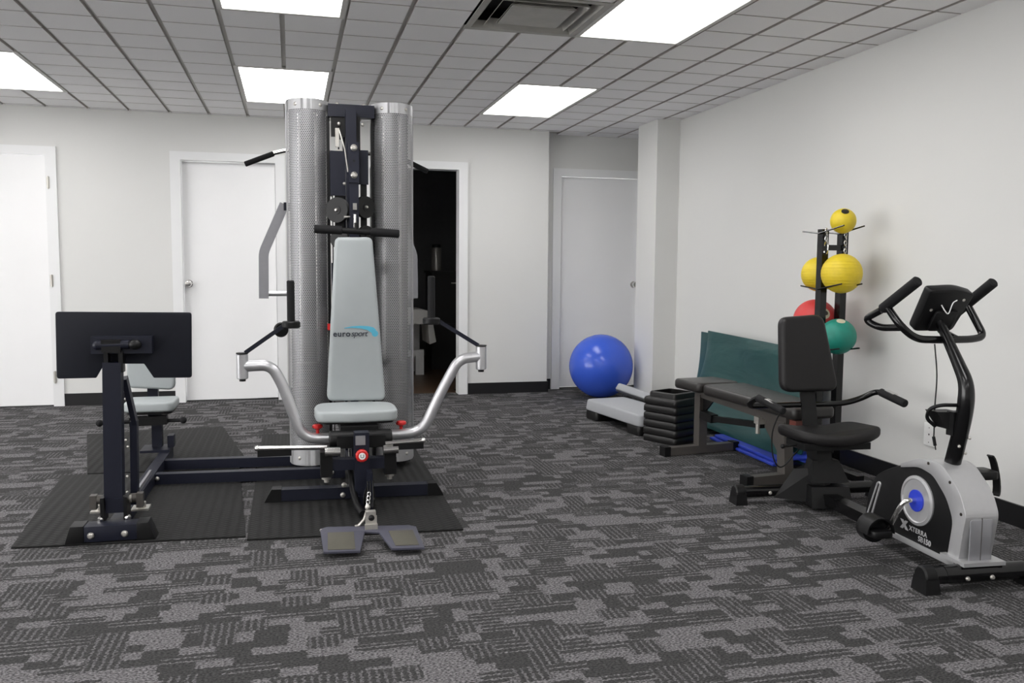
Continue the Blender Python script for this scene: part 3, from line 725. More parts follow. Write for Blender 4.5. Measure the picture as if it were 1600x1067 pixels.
# leg press seat
MB().bx(-.808,-.752,5.36,5.42,.06,.32,.004).build('seat_post', 'navy', G)
MB().bx(-.86,-.70,5.26,5.44,.068,.082,.003).bx(-.72,-.685,5.34,5.42,.082,.15,.004).build('seat_base_plate', 'navy', G)
mb = MB(); mb.prism(rpoly([(-.93,5.17),(-.662,5.17),(-.655,5.45),(-.935,5.45)], .05, 5), 'z', .318, .372, .014, 4); s = mb.build('leg_press_seat', 'greypad', G)
MB().prism(rpoly([(-.915,5.19),(-.675,5.19),(-.67,5.44),(-.92,5.44)], .04), 'z', .303, .318).build('seat_board', 'black', s)
mb = MB(); mb.prism(rpoly([(-.965,.415),(-.695,.395),(-.685,.79),(-.955,.80)], .04, 5), 'y', 5.52, 5.58, .016, 4); s = mb.build('leg_press_backrest', 'greypad', G)
MB().bx(-.86,-.80,5.585,5.63,.20,.70,.004).bar((-.80,5.38,.28), (-.83,5.61,.25), .06, .05).build('backrest_post', 'navy', G)
MB().bar((-.90,5.22,.262), (-.70,5.22,.268), .06, .05).build('seat_frame', 'black', G)
for a, b in (((-1.055,5.20,.262), (-.90,5.22,.262)), ((-.70,5.22,.262), (-.612,5.20,.264))):
    MB().tube([a, b], .011, 10).sphere(a if a[0] < -.9 else b, .020, 14).build('seat_handle', 'foam', G)
# rear swing arms
for s in (-1, 1):
    xc = .30; xx = lambda d: xc+s*d
    o = MB().tube(fillet([(xx(.335),5.6,1.535),(xx(.465),5.6,1.235),(xx(.468),5.6,.948)], .03, 4), 1, up=(0,1,0), sec=[(-.02,-.029),(.02,-.029),(.02,.029),(-.02,.029)]).build('rear_arm', 'flatsilver', G)
    MB().cyl((xx(.45),5.6,.978), (xx(.30),5.6,.978), .016, n=14).build('rear_grip', 'silver', o)
MB().bar((-.04,5.6,1.52), (.64,5.6,1.52), .05, .05).bar((.325,5.62,1.52), (.325,5.06,1.52), .06, .06).build('rear_crossbar', 'navy', G)
MB().bx(.295,.355,5.06,5.12,.07,1.97,.004).bar((.325,4.90,1.98), (.325,5.62,1.98), .06, .06).build('rear_upright', 'navy', G)
MB().cyl((.30,5.6,1.87), (.30,5.6,1.955), .005, n=8).build('cable', 'black', G)

# pull bars hanging from the gym
o = thing('lat_pulldown_bar', 'long bent chrome pulldown bar with black grips behind the perforated columns', 'pulldown bar', (.30, 5.6, 1.76))
MB().tube(fillet([(-.105,5.6,1.842),(-.02,5.6,1.866),(.62,5.6,1.866),(.71,5.6,1.838)], .03), .0125, 14).build('bar', 'chrome', o)
for a, b in (((-.268,5.6,1.772),(-.095,5.6,1.844)), ((.866,5.6,1.768),(.70,5.6,1.842))): MB().cyl(a, b, .0165, n=16, ch=.004).build('hand_grip', 'foam', o)
o = thing('short_pull_bar', 'short straight black pull bar resting above the grey backrest', 'pulldown bar', (.338, 4.62, 1.28))
Yb = 4.62
MB().cyl((.20,Yb,1.341), (.47,Yb,1.329), .0155, n=16).lathe([(.012,0),(.012,.035)], (.335,Yb,1.345), (0,0,1), 12).build('bar', 'black', o)
for a, b in (((.118,Yb,1.344),(.262,Yb,1.339)), ((.408,Yb,1.333),(.560,Yb,1.326))): MB().cyl(a, b, .0225, n=18, ch=.004).build('hand_grip', 'foam', o)

# ------------------------------------------------------------------ exercise ball
tag(MB().sphere((2.67,7.2,.285), (.284,.284,.283), 64).lathe([(0,.001),(.012,.0),(.012,-.004)], (2.60,6.93,.35), (-.2,-1,.2), 12).build('exercise_ball', 'ballblue'), 'big shiny blue exercise ball in front of the recessed white door', 'exercise ball')

# ------------------------------------------------------------------ aerobic step platforms
def step(label, c, rz, tilt, w, l, z0, z1, feet):
    t = thing('step_platform', label, 'step platform', (c[0], c[1], 0), 'grey step platforms')
    R = Matrix.Rotation(rz, 3, 'Z') @ Matrix.Rotation(tilt, 3, 'Y')
    mb = MB(); mb.prism(rpoly([(-w/2,-l/2),(w/2,-l/2),(w/2,l/2),(-w/2,l/2)], .045, 5), 'z', z0, z1, .014, 4)
    for v in mb.bm.verts:
        k = 1-.06*(v.co.z-z0)/(z1-z0); p = V((v.co.x*k, v.co.y*(1-.02*(v.co.z-z0)/(z1-z0)), v.co.z)); v.co = V((c[0],c[1],c[2]))+R@p
    mb.build('platform', 'stepgrey', t)
    if feet:
        for s in (-1, 1):
            mb = MB(); mb.prism(rpoly([(-w/2+.005,s*.31-.09),(w/2-.005,s*.31-.09),(w/2-.005,s*.31+.09),(-w/2+.005,s*.31+.09)], .03, 4), 'z', 0, z0, .006)
            for v in mb.bm.verts: v.co = V((c[0],c[1],c[2]))+R@v.co
            mb.build('foot', 'riser', t)
    else:
        mb = MB(); mb.prism(rpoly([(-w/2+.01,-l/2+.01),(w/2-.01,-l/2+.01),(w/2-.01,l/2-.01),(-w/2+.01,l/2-.01)], .04, 4), 'z', z0-.012, z0)
        for v in mb.bm.verts: v.co = V((c[0],c[1],c[2]))+R@v.co
        mb.build('underside', 'riser', t)
step('light grey step platform lying flat on black feet near the blue ball', (2.418,5.861,0), .14, 0, .36, .82, .065, .148, True)
step('light grey step platform tilted against the first one, beside the square pier', (2.745,6.31,.098), .03, math.radians(22), .33, .70, 0, .06, False)

# ------------------------------------------------------------------ stack of step risers
RZ = math.radians(27); rc = V((2.41,5.09,0))+Matrix.Rotation(RZ, 3, 'Z')@V((.14,.14,0))
def sq(a): return rpoly([(-a,-a),(a,-a),(a,a),(-a,a)], .025, 4)
def square_ring(mb, outer, inner):
    L = [[mb.bm.verts.new(V((*p, z))) for p in sq(a)] for a, z in outer+inner[::-1]]; n = len(L[0])
    for k in range(len(L)):
        P, Q = L[k], L[(k+1) % len(L)]
        for i in range(n): mb.bm.faces.new([P[i], P[(i+1) % n], Q[(i+1) % n], Q[i]])
def riser(label, z, top=False):
    t = thing('step_riser', label, 'step riser', (rc.x, rc.y, z), 'stacked black step risers')
    mb = MB(); square_ring(mb, [(.139,0),(.141,.004),(.1405,.030),(.138,.040),(.131,.0475)], [(.126,0),(.114,.0475)]); bmesh.ops.recalc_face_normals(mb.bm, faces=mb.bm.faces)
    for v in mb.bm.verts: v.co += V((rc.x, rc.y, z))
    mb.build('base', 'riser', t)
    if not top: t.rotation_euler.z = RZ; return t
    mb = MB(); square_ring(mb, [(.1135,.030),(.113,.066),(.111,.078),(.106,.082)], [(.098,.030),(.093,.082)]); bmesh.ops.recalc_face_normals(mb.bm, faces=mb.bm.faces)
    for v in mb.bm.verts: v.co += V((rc.x, rc.y, z))
    mb.build('rim', 'riser', t)
    t.rotation_euler.z = RZ
    return t
names = ['bottom black square riser of the stack, standing on the carpet', 'second black square riser up from the carpet in the stack', 'third black square riser up from the carpet in the stack',
         'third black square riser down from the top of the stack', 'black square riser just below the topmost one in the stack', 'topmost black square riser of the stack, its open rim showing']
r0 = riser(names[0], 0)
for k in range(1, 5): copy_thing(r0, (rc.x, rc.y, k*.0505), RZ, names[k])
riser(names[5], 5*.0505, True)

# ------------------------------------------------------------------ weight bench
B = thing('weight_bench', 'flat weight bench with black vinyl pads on a taupe steel frame', 'weight bench', (2.52, 4.5, 0))
A0, A1 = V((2.475,4.87,0)), V((2.585,4.08,0)); ax = (A1-A0).normalized(); sd = V((-ax.y, ax.x, 0))   # sd points to the wall side
def bl(s, t, z): return A0+ax*s+sd*t+V((0,0,z))
for s, hw in ((0,.245),((A1-A0).length,.245)):
    hr = hw if s == 0 else .13
    o = MB().bar(bl(s,-hw,.028), bl(s,hr,.028), .055, .05).build('base_bar', 'taupe', B)
    for e, h_ in ((-1,hw),(1,hr)): MB().bar(bl(s,e*(h_-.012),.030), bl(s,e*(h_+.03),.030), .062, .058, bev=.006).build('end_cap', 'black', o)
Lb = (A1-A0).length
MB().bar(bl(0,0,.05), bl(0,0,.375), .058, .058, up=sd).build('post', 'taupe', B)
MB().bar(bl(Lb,0,.05), bl(Lb-.02,0,.33), .062, .058, up=sd).build('post', 'taupe', B)
MB().bar(bl(-.03,0,.385), bl(Lb+.02,0,.335), .05, .05).build('main_rail', 'taupe', B)
MB().hexa([bl(s,t,z) for t in (-.005,.005) for s, z in ((Lb-.03,.12),(Lb-.03,.31),(Lb-.22,.33),(Lb-.21,.31))]).build('gusset', 'taupe', B)
MB().hexa([bl(s,t,z) for t in (-.005,.005) for s, z in ((.03,.25),(.03,.36),(.14,.36),(.13,.345))]).build('gusset', 'black', B)
MB().bar(bl(.16,-.02,.245), bl(.62,-.02,.285), .03, .035).bar(bl(.05,-.02,.255), bl(.17,-.02,.245), .05, .05).build('adjusting_bar', 'black', B)
MB().cyl(bl(.60,-.035,.31), bl(.60,-.035,.235), .013, n=14).bar(bl(.60,-.02,.33), bl(.60,-.02,.29), .05, .05).build('pull_pin', 'zinc', B)
def pad(name, s0, s1, hw0, hw1, z0, z1, dz):
    mb = MB(); mb.prism(rpoly([(s0,-hw0),(s1,-hw1),(s1,hw1),(s0,hw0)], .045, 6), 'z', 0, z1-z0, .020, 5)
    for v in mb.bm.verts: v.co = bl(v.co.x, v.co.y, v.co.z+z0+dz*(v.co.x-s0))
    bmesh.ops.recalc_face_normals(mb.bm, faces=mb.bm.faces)
    return mb.build(name, 'benchvinyl', B)
pad('seat_pad', -.09, .19, .155, .155, .410, .470, .0)
pad('back_pad', .215, 1.02, .155, .135, .408, .470, -.035)
MB().bar(bl(.90,-.05,.335), bl(.90,.05,.335), .05, .05).build('end_plate', 'dullred', B)

# ------------------------------------------------------------------ folded exercise mats by the wall
o = MB(); o.prism([(2.735,5.24),(2.715,4.42),(3.13,4.42),(3.14,5.24)], 'z', .002, .022, .008, 3); o.prism([(2.75,5.20),(2.735,4.44),(3.12,4.44),(3.12,5.2)], 'z', .024, .045, .008, 3)
tag(o.build('blue_floor_mat', 'bluemat'), 'shiny blue vinyl mat lying on the carpet under the green mat', 'exercise mat')
g = thing('green_folding_mat', 'dark green vinyl folding mat leaning against the right wall behind the bench', 'exercise mat', (2.97, 5.0, .045))
def panel(xb, xt, th, y0, y1, z0, z1, name, bulge, seed):
    mb = MB(); bm = mb.bm; rnd = random.Random(seed); ny, nz = 28, 16; S = []
    for side in (0, 1):
        rows = []
        for k in range(nz+1):
            t = k/nz; row = []
            for i in range(ny+1):
                u = i/ny; y = y0+(y1-y0)*u; e = min(t, 1-t, u, 1-u); rr = min(1, e/.06)**.5
                w = (math.sin(u*9+t*5+seed)*.5+math.sin(u*4-t*7+seed*2)*.5)*bulge*rr
                x = xb+(xt-xb)*(1-(1-t)**2.2)+(th/2*(.25+.75*rr))*(1 if side else -1)+(0 if side else w)
                row.append(bm.verts.new((x, y+.01*math.sin(t*4+seed)*(1 if i in (0, ny) else 0), z0+(z1-z0)*t-.03*u*t)))
            rows.append(row)
        S.append(rows)
    for side, rows in enumerate(S):
        for k in range(nz):
            for i in range(ny):
                q = [rows[k][i], rows[k][i+1], rows[k+1][i+1], rows[k+1][i]]; bm.faces.new(q if side == 0 else q[::-1])
    per = lambda rows: [rows[0][i] for i in range(ny)]+[rows[k][ny] for k in range(nz)]+[rows[nz][i] for i in range(ny, 0, -1)]+[rows[k][0] for k in range(nz, 0, -1)]
    a, b = per(S[0]), per(S[1]); n = len(a)
    for i in range(n): bm.faces.new([a[i], a[(i+1) % n], b[(i+1) % n], b[i]])
    bmesh.ops.recalc_face_normals(bm, faces=bm.faces)
    return mb.build(name, 'greenmat', g, angle=60)
panel(2.81, 3.02, .045, 5.86, 4.48, .047, .695, 'front_panel', .014, 1)
panel(2.95, 3.07, .040, 6.05, 4.50, .047, .672, 'back_panel', .0, 4)

# ------------------------------------------------------------------ medicine ball rack
K = thing('ball_rack', 'black steel rack with two posts and pairs of thin rods holding medicine balls', 'ball rack', (2.912, 4.21, 0))
rd = V((0,-1,0)); PF, PB = V((2.845,4.20,0)), V((2.98,4.215,0)); nd = (PB-PF).normalized()
for P, h in ((PF,1.375),(PB,1.37)):
    MB().bar(P+V((0,0,.03)), P+V((0,0,h)), .042, .042, up=nd, bev=.003).build('post', 'blacksteel', K)
o = MB().bar(PF-rd*.20+V((0,0,.02)), PF+rd*.03+V((0,0,.02)), .045, .036).bar(PB-rd*.20+V((0,0,.02)), PB+rd*.24+V((0,0,.02)), .045, .036).build('foot_bar', 'blacksteel', K)
for z in (1.275, .10): MB().bar(PF+V((0,0,z)), PB+V((0,0,z)), .035, .03).build('cross_brace', 'blacksteel', K)
for z in (1.352, 1.045, .70):
    for P in (PF, PB):
        off = -nd*.026 if P is PF else -nd*.026
        for s in (-1, 1): MB().tube([P+off+V((0,0,z))-rd*s*.004, P+off+rd*(.215 if s > 0 else -.16)+V((0,0,z+(.034 if s > 0 else .016)))], .0042, 8).build('rod', 'blacksteel', K)
def ball(name, c, r, m, label):
    t = thing(name, label, 'medicine ball', (c[0],c[1],c[2]-r), None)
    mb = MB().sphere((0,0,0), r, 48)
    mb.bm.verts.ensure_lookup_table()
    for v in mb.bm.verts: v.co = V((v.co.x, v.co.y, v.co.z))+V(c)
    mb.build('shell', m, t); return t
mid = (PF+PB)/2
def bc(t, z): return mid+rd*t+V((0,0,z))
def look(c): return (V((0,0,1.147))-V(c)).normalized()
c = bc(.085,1.418); t = ball('medicine_ball', c, .068, 'yellow', 'small yellow medicine ball with a black plug on top of the rack')
side = look(c).cross(V((0,0,1))).normalized()
MB().cap(c, .068, look(c)*.62+V((0,0,.72))-side*.12, .30).build('valve_plug', 'darkplug', t)
c = bc(.090,1.133); t = ball('medicine_ball', c, .108, 'yellow', 'large ribbed yellow medicine ball on the right of the middle rods')
mb = MB()
for k in range(-4, 5):
    z = k*.016; rr = math.sqrt(.108**2-z*z); mb.tube([V(c)+V((rr*math.cos(a), rr*math.sin(a), z)) for a in [2*PI*i/40 for i in range(40)]], .0014, 6, closed=True)
mb.build('ribs', 'yellow', t)
c = bc(-.118,1.128); t = ball('medicine_ball', c, .098, 'yellow', 'yellow medicine ball partly hidden behind the front post of the rack')
mb = MB()
for k in range(-5, 3):
    z = k*.014; rr = math.sqrt(.098**2-z*z); mb.tube([V(c)+V((rr*math.cos(a), rr*math.sin(a), z)) for a in [2*PI*i/40 for i in range(40)]], .0013, 6, closed=True)
mb.build('ribs', 'yellow', t)
c = bc(-.140,.862); t = ball('medicine_ball', c, .122, 'redball', 'red medicine ball behind the exercise bike backrest')
side = look(c).cross(V((0,0,1))).normalized()
d = (look(c)-side*.50+V((0,0,.42))).normalized(); MB().cap(c, .122, d, .26).build('print', 'cream', t); MB().cap(c, .122, d-side*.05+V((0,0,.02)), .11, t=.003).build('valve_plug', 'darkplug', t)
c = bc(.078,.787); t = ball('medicine_ball', c, .098, 'teal', 'scuffed green medicine ball on the lowest rods of the rack')
side = look(c).cross(V((0,0,1))).normalized()
d = (look(c)*.45+V((0,0,1))-side*.15).normalized(); MB().cap(c, .098, d, .24).build('print', 'cream', t)
def chain(p, n, label, hook):
    t = thing('hanging_chain', label, 'chain', (p.x, p.y, p.z-.025*n), 'chains on the ball rack')
    mb = MB()
    for k in range(n):
        cc = p-V((0,0,.022*k)); e = (rd if k % 2 else nd)
        mb.tube([cc+e*(.0075*math.cos(a))+V((0,0,.015*math.sin(a))) for a in [2*PI*i/12 for i in range(12)]], .0024, 6, closed=True)
    mb.build('links', 'chrome', t)
    if hook:
        cc = p-V((0,0,.022*n+.022))
        MB().tube([cc+rd*(.018*math.cos(a)*(1-.25*math.sin(a)))+V((0,0,.036*math.sin(a))) for a in [2*PI*i/16 for i in range(16)]], .0042, 8, closed=True).build('snap_hook', 'chrome', t)
chain(PF-nd*.004+rd*.034+V((0,0,1.365)), 3, 'short steel chain with a snap hook on the front post of the rack', True)
chain(PB-nd*.004+rd*.030+V((0,0,1.345)), 6, 'steel chain hanging down the rear post of the ball rack', False)

# ------------------------------------------------------------------ recumbent exercise bike
Q = thing('exercise_bike', 'black and silver recumbent exercise bike with a padded seat facing the viewer', 'exercise bike', (2.44, 3.1, 0))
BO = V((2.41,2.53,0)); BR = Matrix.Rotation(-.07, 3, 'Z')
def bk(u, v, z): return BO+BR@V((u, v, z))
def local(mb):
    for v in mb.bm.verts: v.co = bk(*v.co)
    return mb
# housing
black = [(.625,.070),(.06,.070),(.035,.27),(.095,.345),(.165,.400),(.27,.405),(.35,.385),(.47,.335),(.56,.288),(.605,.20)]
local(MB().prism(rpoly(black, [.01,.01,.02,.03,.03,.03,.05,.05,.05,.02], 4), 'x', -.060, .060, .006)).build('housing', 'black', Q)
def shell_poly():
    return [(.635,.062),(.030,.062),(-.005,.27),(.030,.345),(.140,.432),(.27,.424),(.385,.375),(.375,.362),(.27,.388),(.185,.375),(.105,.310),(.062,.235),(.085,.085),(.635,.085)]
for s in (-1, 1):
    a, b = (.0605, .068) if s > 0 else (-.068, -.0605)
    local(MB().prism(rpoly(shell_poly(), [.008,.012,.02,.04,.04,.04,.004,.004,.03,.025,.03,.03,.02,.008], 4), 'x', a, b, .002)).build('side_trim', 'shell', Q)
# silver cowl across the front and top
outer = rpoly([(.030,.062),(-.005,.27),(.030,.345),(.140,.432),(.27,.424),(.385,.375)], [0,.03,.05,.05,.05,0], 5); inner = rpoly([(.042,.062),(.010,.27),(.042,.338),(.145,.418),(.265,.412),(.385,.36)], [0,.03,.05,.05,.05,0], 5)
mb = MB()
for i in range(len(outer)-1): mb.hexa([(x, *p) for x in (-.064, .064) for p in (outer[i], outer[i+1], inner[i+1], inner[i])])
bmesh.ops.remove_doubles(mb.bm, verts=mb.bm.verts, dist=1e-5)
dead = {}
for f in mb.bm.faces: dead.setdefault(frozenset(f.verts), []).append(f)
bmesh.ops.delete(mb.bm, geom=[f for L_ in dead.values() if len(L_) > 1 for f in L_], context='FACES_ONLY'); bmesh.ops.recalc_face_normals(mb.bm, faces=mb.bm.faces)
cw = local(mb).build('cowl', 'shell', Q)
local(MB().bx(-.0008,.0008,-.006,.0,.07,.26)).build('seam', 'taupe', cw)
local(MB().prism(rpoly([(-.046,.085),(.046,.085),(.046,.255),(-.046,.255)], .012), 'y', -.004, .002, .002)).build('front_panel', 'flatsilver', cw)
for v, z in ((.028,.085),(.008,.27),(.075,.372),(.20,.415)): local(MB().lathe([(0,.002),(.006,.002),(.006,0)], (-.068, v+.012, z), (-1,0,0), 12)).build('screw', 'darkplug', cw)
# slot trim, crank disc, lettering
mb = MB(); sl = rpoly([(.535,.262),(.515,.262),(.572,.105),(.600,.105)], .012, 4); n = len(sl); cxm = sum(p[0] for p in sl)/n; czm = sum(p[1] for p in sl)/n
mb.tube([(-.0615, p[0], p[1]) for p in sl], .0045, 8, closed=True); local(mb).build('slot_trim', 'shell', Q)
o = local(MB().lathe([(.098,0),(.098,.006),(.086,.010),(.082,.006),(.035,.004),(0,.004)], (-.0605,.275,.252), (-1,0,0), 40)).build('crank_disc', 'shell', Q)
local(MB().lathe([(.043,0),(.043,.006),(.02,.008),(0,.008)], (-.0645,.275,.252), (-1,0,0), 30)).build('hub', 'blue', o)
local(MB().lathe([(.098,0),(.098,.006),(.035,.006),(0,.006)], (.0605,.275,.252), (1,0,0), 40)).build('crank_disc', 'shell', Q)
T = MB(); xa = BR@V((0,-1,0)); ya = V((0,0,1))
add_text(T, 'XTERRA', .027, bk(-.061,.318,.122), xa, ya, ext=.0006, space=1.12, bold=.0003); add_text(T, 'SB', .030, bk(-.061,.262,.095), xa, ya, ext=.0006); add_text(T, '150', .030, bk(-.061,.2305,.095), xa, ya, ext=.0006, bold=.0010)
for a, b in (((.366,.152),(.332,.116)), ((.336,.152),(.366,.116))):
    d = .009
    T.hexa([bk(x, a[0]+q*d if k == 0 else b[0]+q*d, a[1] if k == 0 else b[1]) for x in (-.0618,-.0605) for k, q in ((0,-1),(0,1),(1,1),(1,-1))])
T.build('lettering', 'lightink', Q, smooth=False)
# cranks and pedals
cr = MB().tube(catmull([bk(-.065,.275,.252), bk(-.105,.277,.252), bk(-.125,.29,.225), bk(-.135,.34,.125)], 6), .010, 12).build('crank', 'chrome', Q)
pd = local(MB().prism(rpoly([(-.235,.285),(-.145,.285),(-.145,.395),(-.235,.395)], .025, 4), 'z', .10, .128, .006)).build('pedal', 'black', cr)
mb = MB(); mb.tube([(-.19+.058*math.cos(a), .34, .112+.062*math.sin(a)) for a in [PI*k/12 for k in range(13)]], 1, up=(0,1,0), sec=[(-.032,-.003),(.032,-.003),(.032,.003),(-.032,.003)]); local(mb).build('pedal_strap', 'black', cr)
mb = MB().lathe([(0,-.03),(.055,-.026),(.055,.02),(.0,.03)], (-.19,.375,.122), (0,1,0), 20); local(mb).build('heel_cup', 'black', cr)
cr = MB().tube(catmull([bk(.065,.275,.252), bk(.10,.274,.252), bk(.12,.26,.28), bk(.130,.225,.365)], 6), .010, 12).build('crank', 'chrome', Q)
local(MB().prism(rpoly([(.130,.185),(.225,.185),(.225,.275),(.130,.275)], .02, 4), 'z', .345, .378, .006)).build('pedal', 'black', cr)
mb = MB(); mb.tube([(.232+.016*math.sin(a), .235-.02*math.cos(a), .352-.075*math.cos(a)) for a in [PI*k/10 for k in range(11)]], 1, up=(0,1,0), sec=[(-.018,-.003),(.018,-.003),(.018,.003),(-.018,.003)]); local(mb).build('pedal_strap', 'black', cr)
# rails and stabilisers
local(MB().bar((0,.60,.060), (0,1.16,.060), .07, .05)).build('main_rail', 'blacksteel', Q)
local(MB().bx(-.085,.085,-.03,.10,.090,.104,.005)).build('front_bracket', 'shell', Q)
o = local(MB().cyl((-.21,.0,.058), (.21,.0,.058), .033, n=20)).build('front_stabiliser', 'blacksteel', Q)
local(MB().cyl((-.15,.0,.0595), (.06,.0,.0595), .0338, n=20)).build('stabiliser_sleeve', 'blacksteel', o)
def foot_cap(x, y, s, r=.037):
    mb = MB(); mb.cyl((x-.026,y,.058), (x+.026,y,.058), r, n=20, ch=.006); mb.hexa([(x+a, y+b, z) for z, k in ((0,1.12),(.055,.95)) for a, b in ((-.027*k,-.038*k),(.027*k,-.038*k),(.027*k,.038*k),(-.027*k,.038*k))], .006)
    return local(mb)
for s in (-1, 1): foot_cap(s*.212, 0, s).build('rubber_foot', 'black', o)
for x in (-.07, .03): local(MB().lathe([(0,.008),(.006,.007),(.009,0)], (x,-.033,.050), (0,-1,0), 12)).build('bolt', 'zinc', o)
o = local(MB().cyl((-.36,1.20,.058), (.36,1.20,.058), .030, n=18)).build('rear_stabiliser', 'blacksteel', Q)
for s in (-1, 1): foot_cap(s*.372, 1.20, s, .036).build('rubber_foot', 'black', o)
local(MB().lathe([(0,.008),(.006,.007),(.009,0)], (-.22,1.169,.055), (0,-1,0), 12)).build('bolt', 'zinc', o)
# seat support: folded steel gussets and post
mb = MB()
mb.hexa([bk(*p) for p in ((-.20,1.17,.03),(.02,1.02,.025),(.06,1.10,.025),(-.10,1.19,.03),(-.10,1.17,.17),(-.03,1.06,.20),(.05,1.10,.20),(-.02,1.17,.20))])
mb.hexa([bk(*p) for p in ((-.10,.98,.022),(.10,.96,.022),(.10,1.16,.022),(-.06,1.16,.022),(-.085,1.02,.115),(.10,1.0,.115),(.10,1.16,.115),(-.06,1.16,.115))])
mb.hexa([bk(*p) for p in ((-.085,1.02,.135),(.10,1.0,.135),(.10,1.16,.135),(-.06,1.16,.135),(-.06,1.06,.235),(.07,1.05,.235),(.07,1.15,.235),(-.04,1.15,.235))])
mb.build('seat_gusset', 'black', Q)
local(MB().bar((0,1.08,.12), (0,1.13,.335), .075, .10, up=(0,1,0))).build('seat_post', 'black', Q)
local(MB().bx(-.15,.19,.98,1.16,.300,.332,.006)).build('seat_carriage', 'black', Q)
local(MB().cyl((-.22,1.06,.31), (-.14,1.06,.315), .006, n=8).sphere((-.22,1.06,.31), .012, 10)).build('seat_lever', 'black', Q)
mb = MB(); mb.prism(rpoly([(-.205,1.20),(-.14,.99),(0,.925),(.16,.93),(.232,.96),(.232,1.0),(.205,1.20),(.06,1.235),(-.06,1.235)], .07, 5), 'z', .332, .388, .022, 5)
for v in mb.bm.verts: v.co.z += .03*abs(v.co.x/.2)**2-.012
local(mb).build('seat', 'vinyl', Q)
mb = MB(); mb.bar((0,1.19,.33), (.0,1.265,.62), .075, .016, up=(0,1,0)); local(mb).build('back_post', 'black', Q)
# backrest
mb = MB(); mb.prism(rpoly([(-.155,.545),(.155,.548),(.098,.928),(-.135,.912)], [.06,.06,.05,.045], 6), 'y', 1.20, 1.262, .022, 5)
for v in mb.bm.verts: v.co.y += (v.co.z-.55)*.20
local(mb).build('backrest', 'vinyl', Q)
# seat side handles
hb = local(MB().tube(fillet([(-.27,1.02,.500),(-.305,1.17,.535),(-.325,1.24,.478),(.20,1.24,.480),(.29,1.23,.505),(.355,1.20,.548),(.365,1.03,.520)], .05, 6), .0145, 14)).build('side_handles', 'blacksteel', Q)
local(MB().cyl((-.305,1.165,.530), (-.262,.985,.492), .0185, n=14, ch=.004)).build('hand_grip', 'foam', hb); local(MB().cyl((.357,1.17,.545), (.366,.985,.515), .020, n=14, ch=.004)).build('hand_grip', 'foam', hb)
for a, b in (((-.292,1.10,.533),(-.278,1.04,.519)), ((.362,1.13,.560),(.365,1.06,.548))): local(MB().bar(a, b, .026, .004)).build('pulse_sensor', 'chrome', hb)
MB().tube(catmull([bk(-.20,1.13,.475), bk(-.235,1.14,.36), bk(-.23,1.13,.24), bk(-.19,1.12,.195), bk(-.12,1.11,.27), bk(-.07,1.11,.32)], 6), .0035, 8).build('pulse_cable', 'black', Q)
# upright post and console
pp = [bk(.0,.172,.405), bk(0,.130,.56), bk(0,.112,.66), bk(0,.118,.735), bk(0,.160,.80), bk(0,.230,.89), bk(0,.285,.96)]
MB().tube(catmull(pp, 6), [.0295]*13+[.0295-.0006*k for k in range(24)], 18).build('handlebar_post', 'blacksteel', Q)
for a in ((-.018,.128,.50),(.022,.125,.53),(.020,.140,.47)): local(MB().sphere((a[0],a[1]-.015,a[2]), .006, 10)).build('post_screw', 'zinc', Q)
def con(u, w, d):  # console frame: w up the panel, d along its back-facing normal
    base = V((0,.335,.925)); up = V((0,-.50,.866)); nm = V((0,-.866,-.50))
    p = V((u,0,0))+base+up*w+nm*d; return bk(p.x+.012, p.y, p.z)
mb = MB(); mb.prism(rpoly([(-.098,0),(.072,.0),(.098,.17),(.02,.192),(-.098,.185)], [.02,.02,.012,.03,.012], 4), 'z', -.022, .022, .007)
for v in mb.bm.verts: v.co = con(*v.co)
bmesh.ops.recalc_face_normals(mb.bm, faces=mb.bm.faces); c = mb.build('console', 'black', Q)
mb = MB(); mb.prism(rpoly([(-.05,.01),(.05,.01),(.055,.10),(-.045,.10)], .012), 'z', .022, .038, .005)
for v in mb.bm.verts: v.co = con(*v.co)
bmesh.ops.recalc_face_normals(mb.bm, faces=mb.bm.faces); mb.build('back_cover', 'black', c)
MB().tube(catmull([con(-.03,.125,.026), con(-.015,.105,.045), con(.0,.10,.045), con(.012,.135,.030), con(.03,.145,.024)], 5), .0022, 8).build('wire', 'white', c)
for u, w in ((-.062,.10),(.060,.145),(.055,.035)): MB().cyl(con(u,w,.021), con(u,w,.024), .006, n=12).build('screw', 'zinc', c)
# handlebars with grips
def hbar(u, v, z): return bk(u, v, z)
bar = MB().tube(fillet([V((2.232,2.87,1.018)), V((2.245,2.80,.940)), V((2.31,2.79,.889)), V((2.43,2.79,.885)), V((2.57,2.79,.886)), V((2.632,2.80,.895)), V((2.612,2.87,1.012))], .045, 6), .0145, 14).build('handlebar', 'blacksteel', Q)
MB().tube(fillet([V((2.235,2.90,.995)), V((2.215,2.975,.955)), V((2.245,2.92,.925)), V((2.262,2.80,.934))], .035, 6), .0140, 12).build('grip_loop', 'blacksteel', bar)
MB().tube(fillet([V((2.61,2.90,.995)), V((2.602,2.97,.955)), V((2.53,2.93,.915)), V((2.50,2.80,.888))], .035, 6), .0140, 12).build('grip_loop', 'blacksteel', bar)
MB().cyl((2.246,2.715,1.114), (2.232,2.89,1.000), .0205, n=18, ch=.005).build('hand_grip', 'foam', bar)
MB().cyl((2.632,2.765,1.110), (2.606,2.935,.975), .0205, n=18, ch=.005).build('hand_grip', 'foam', bar)
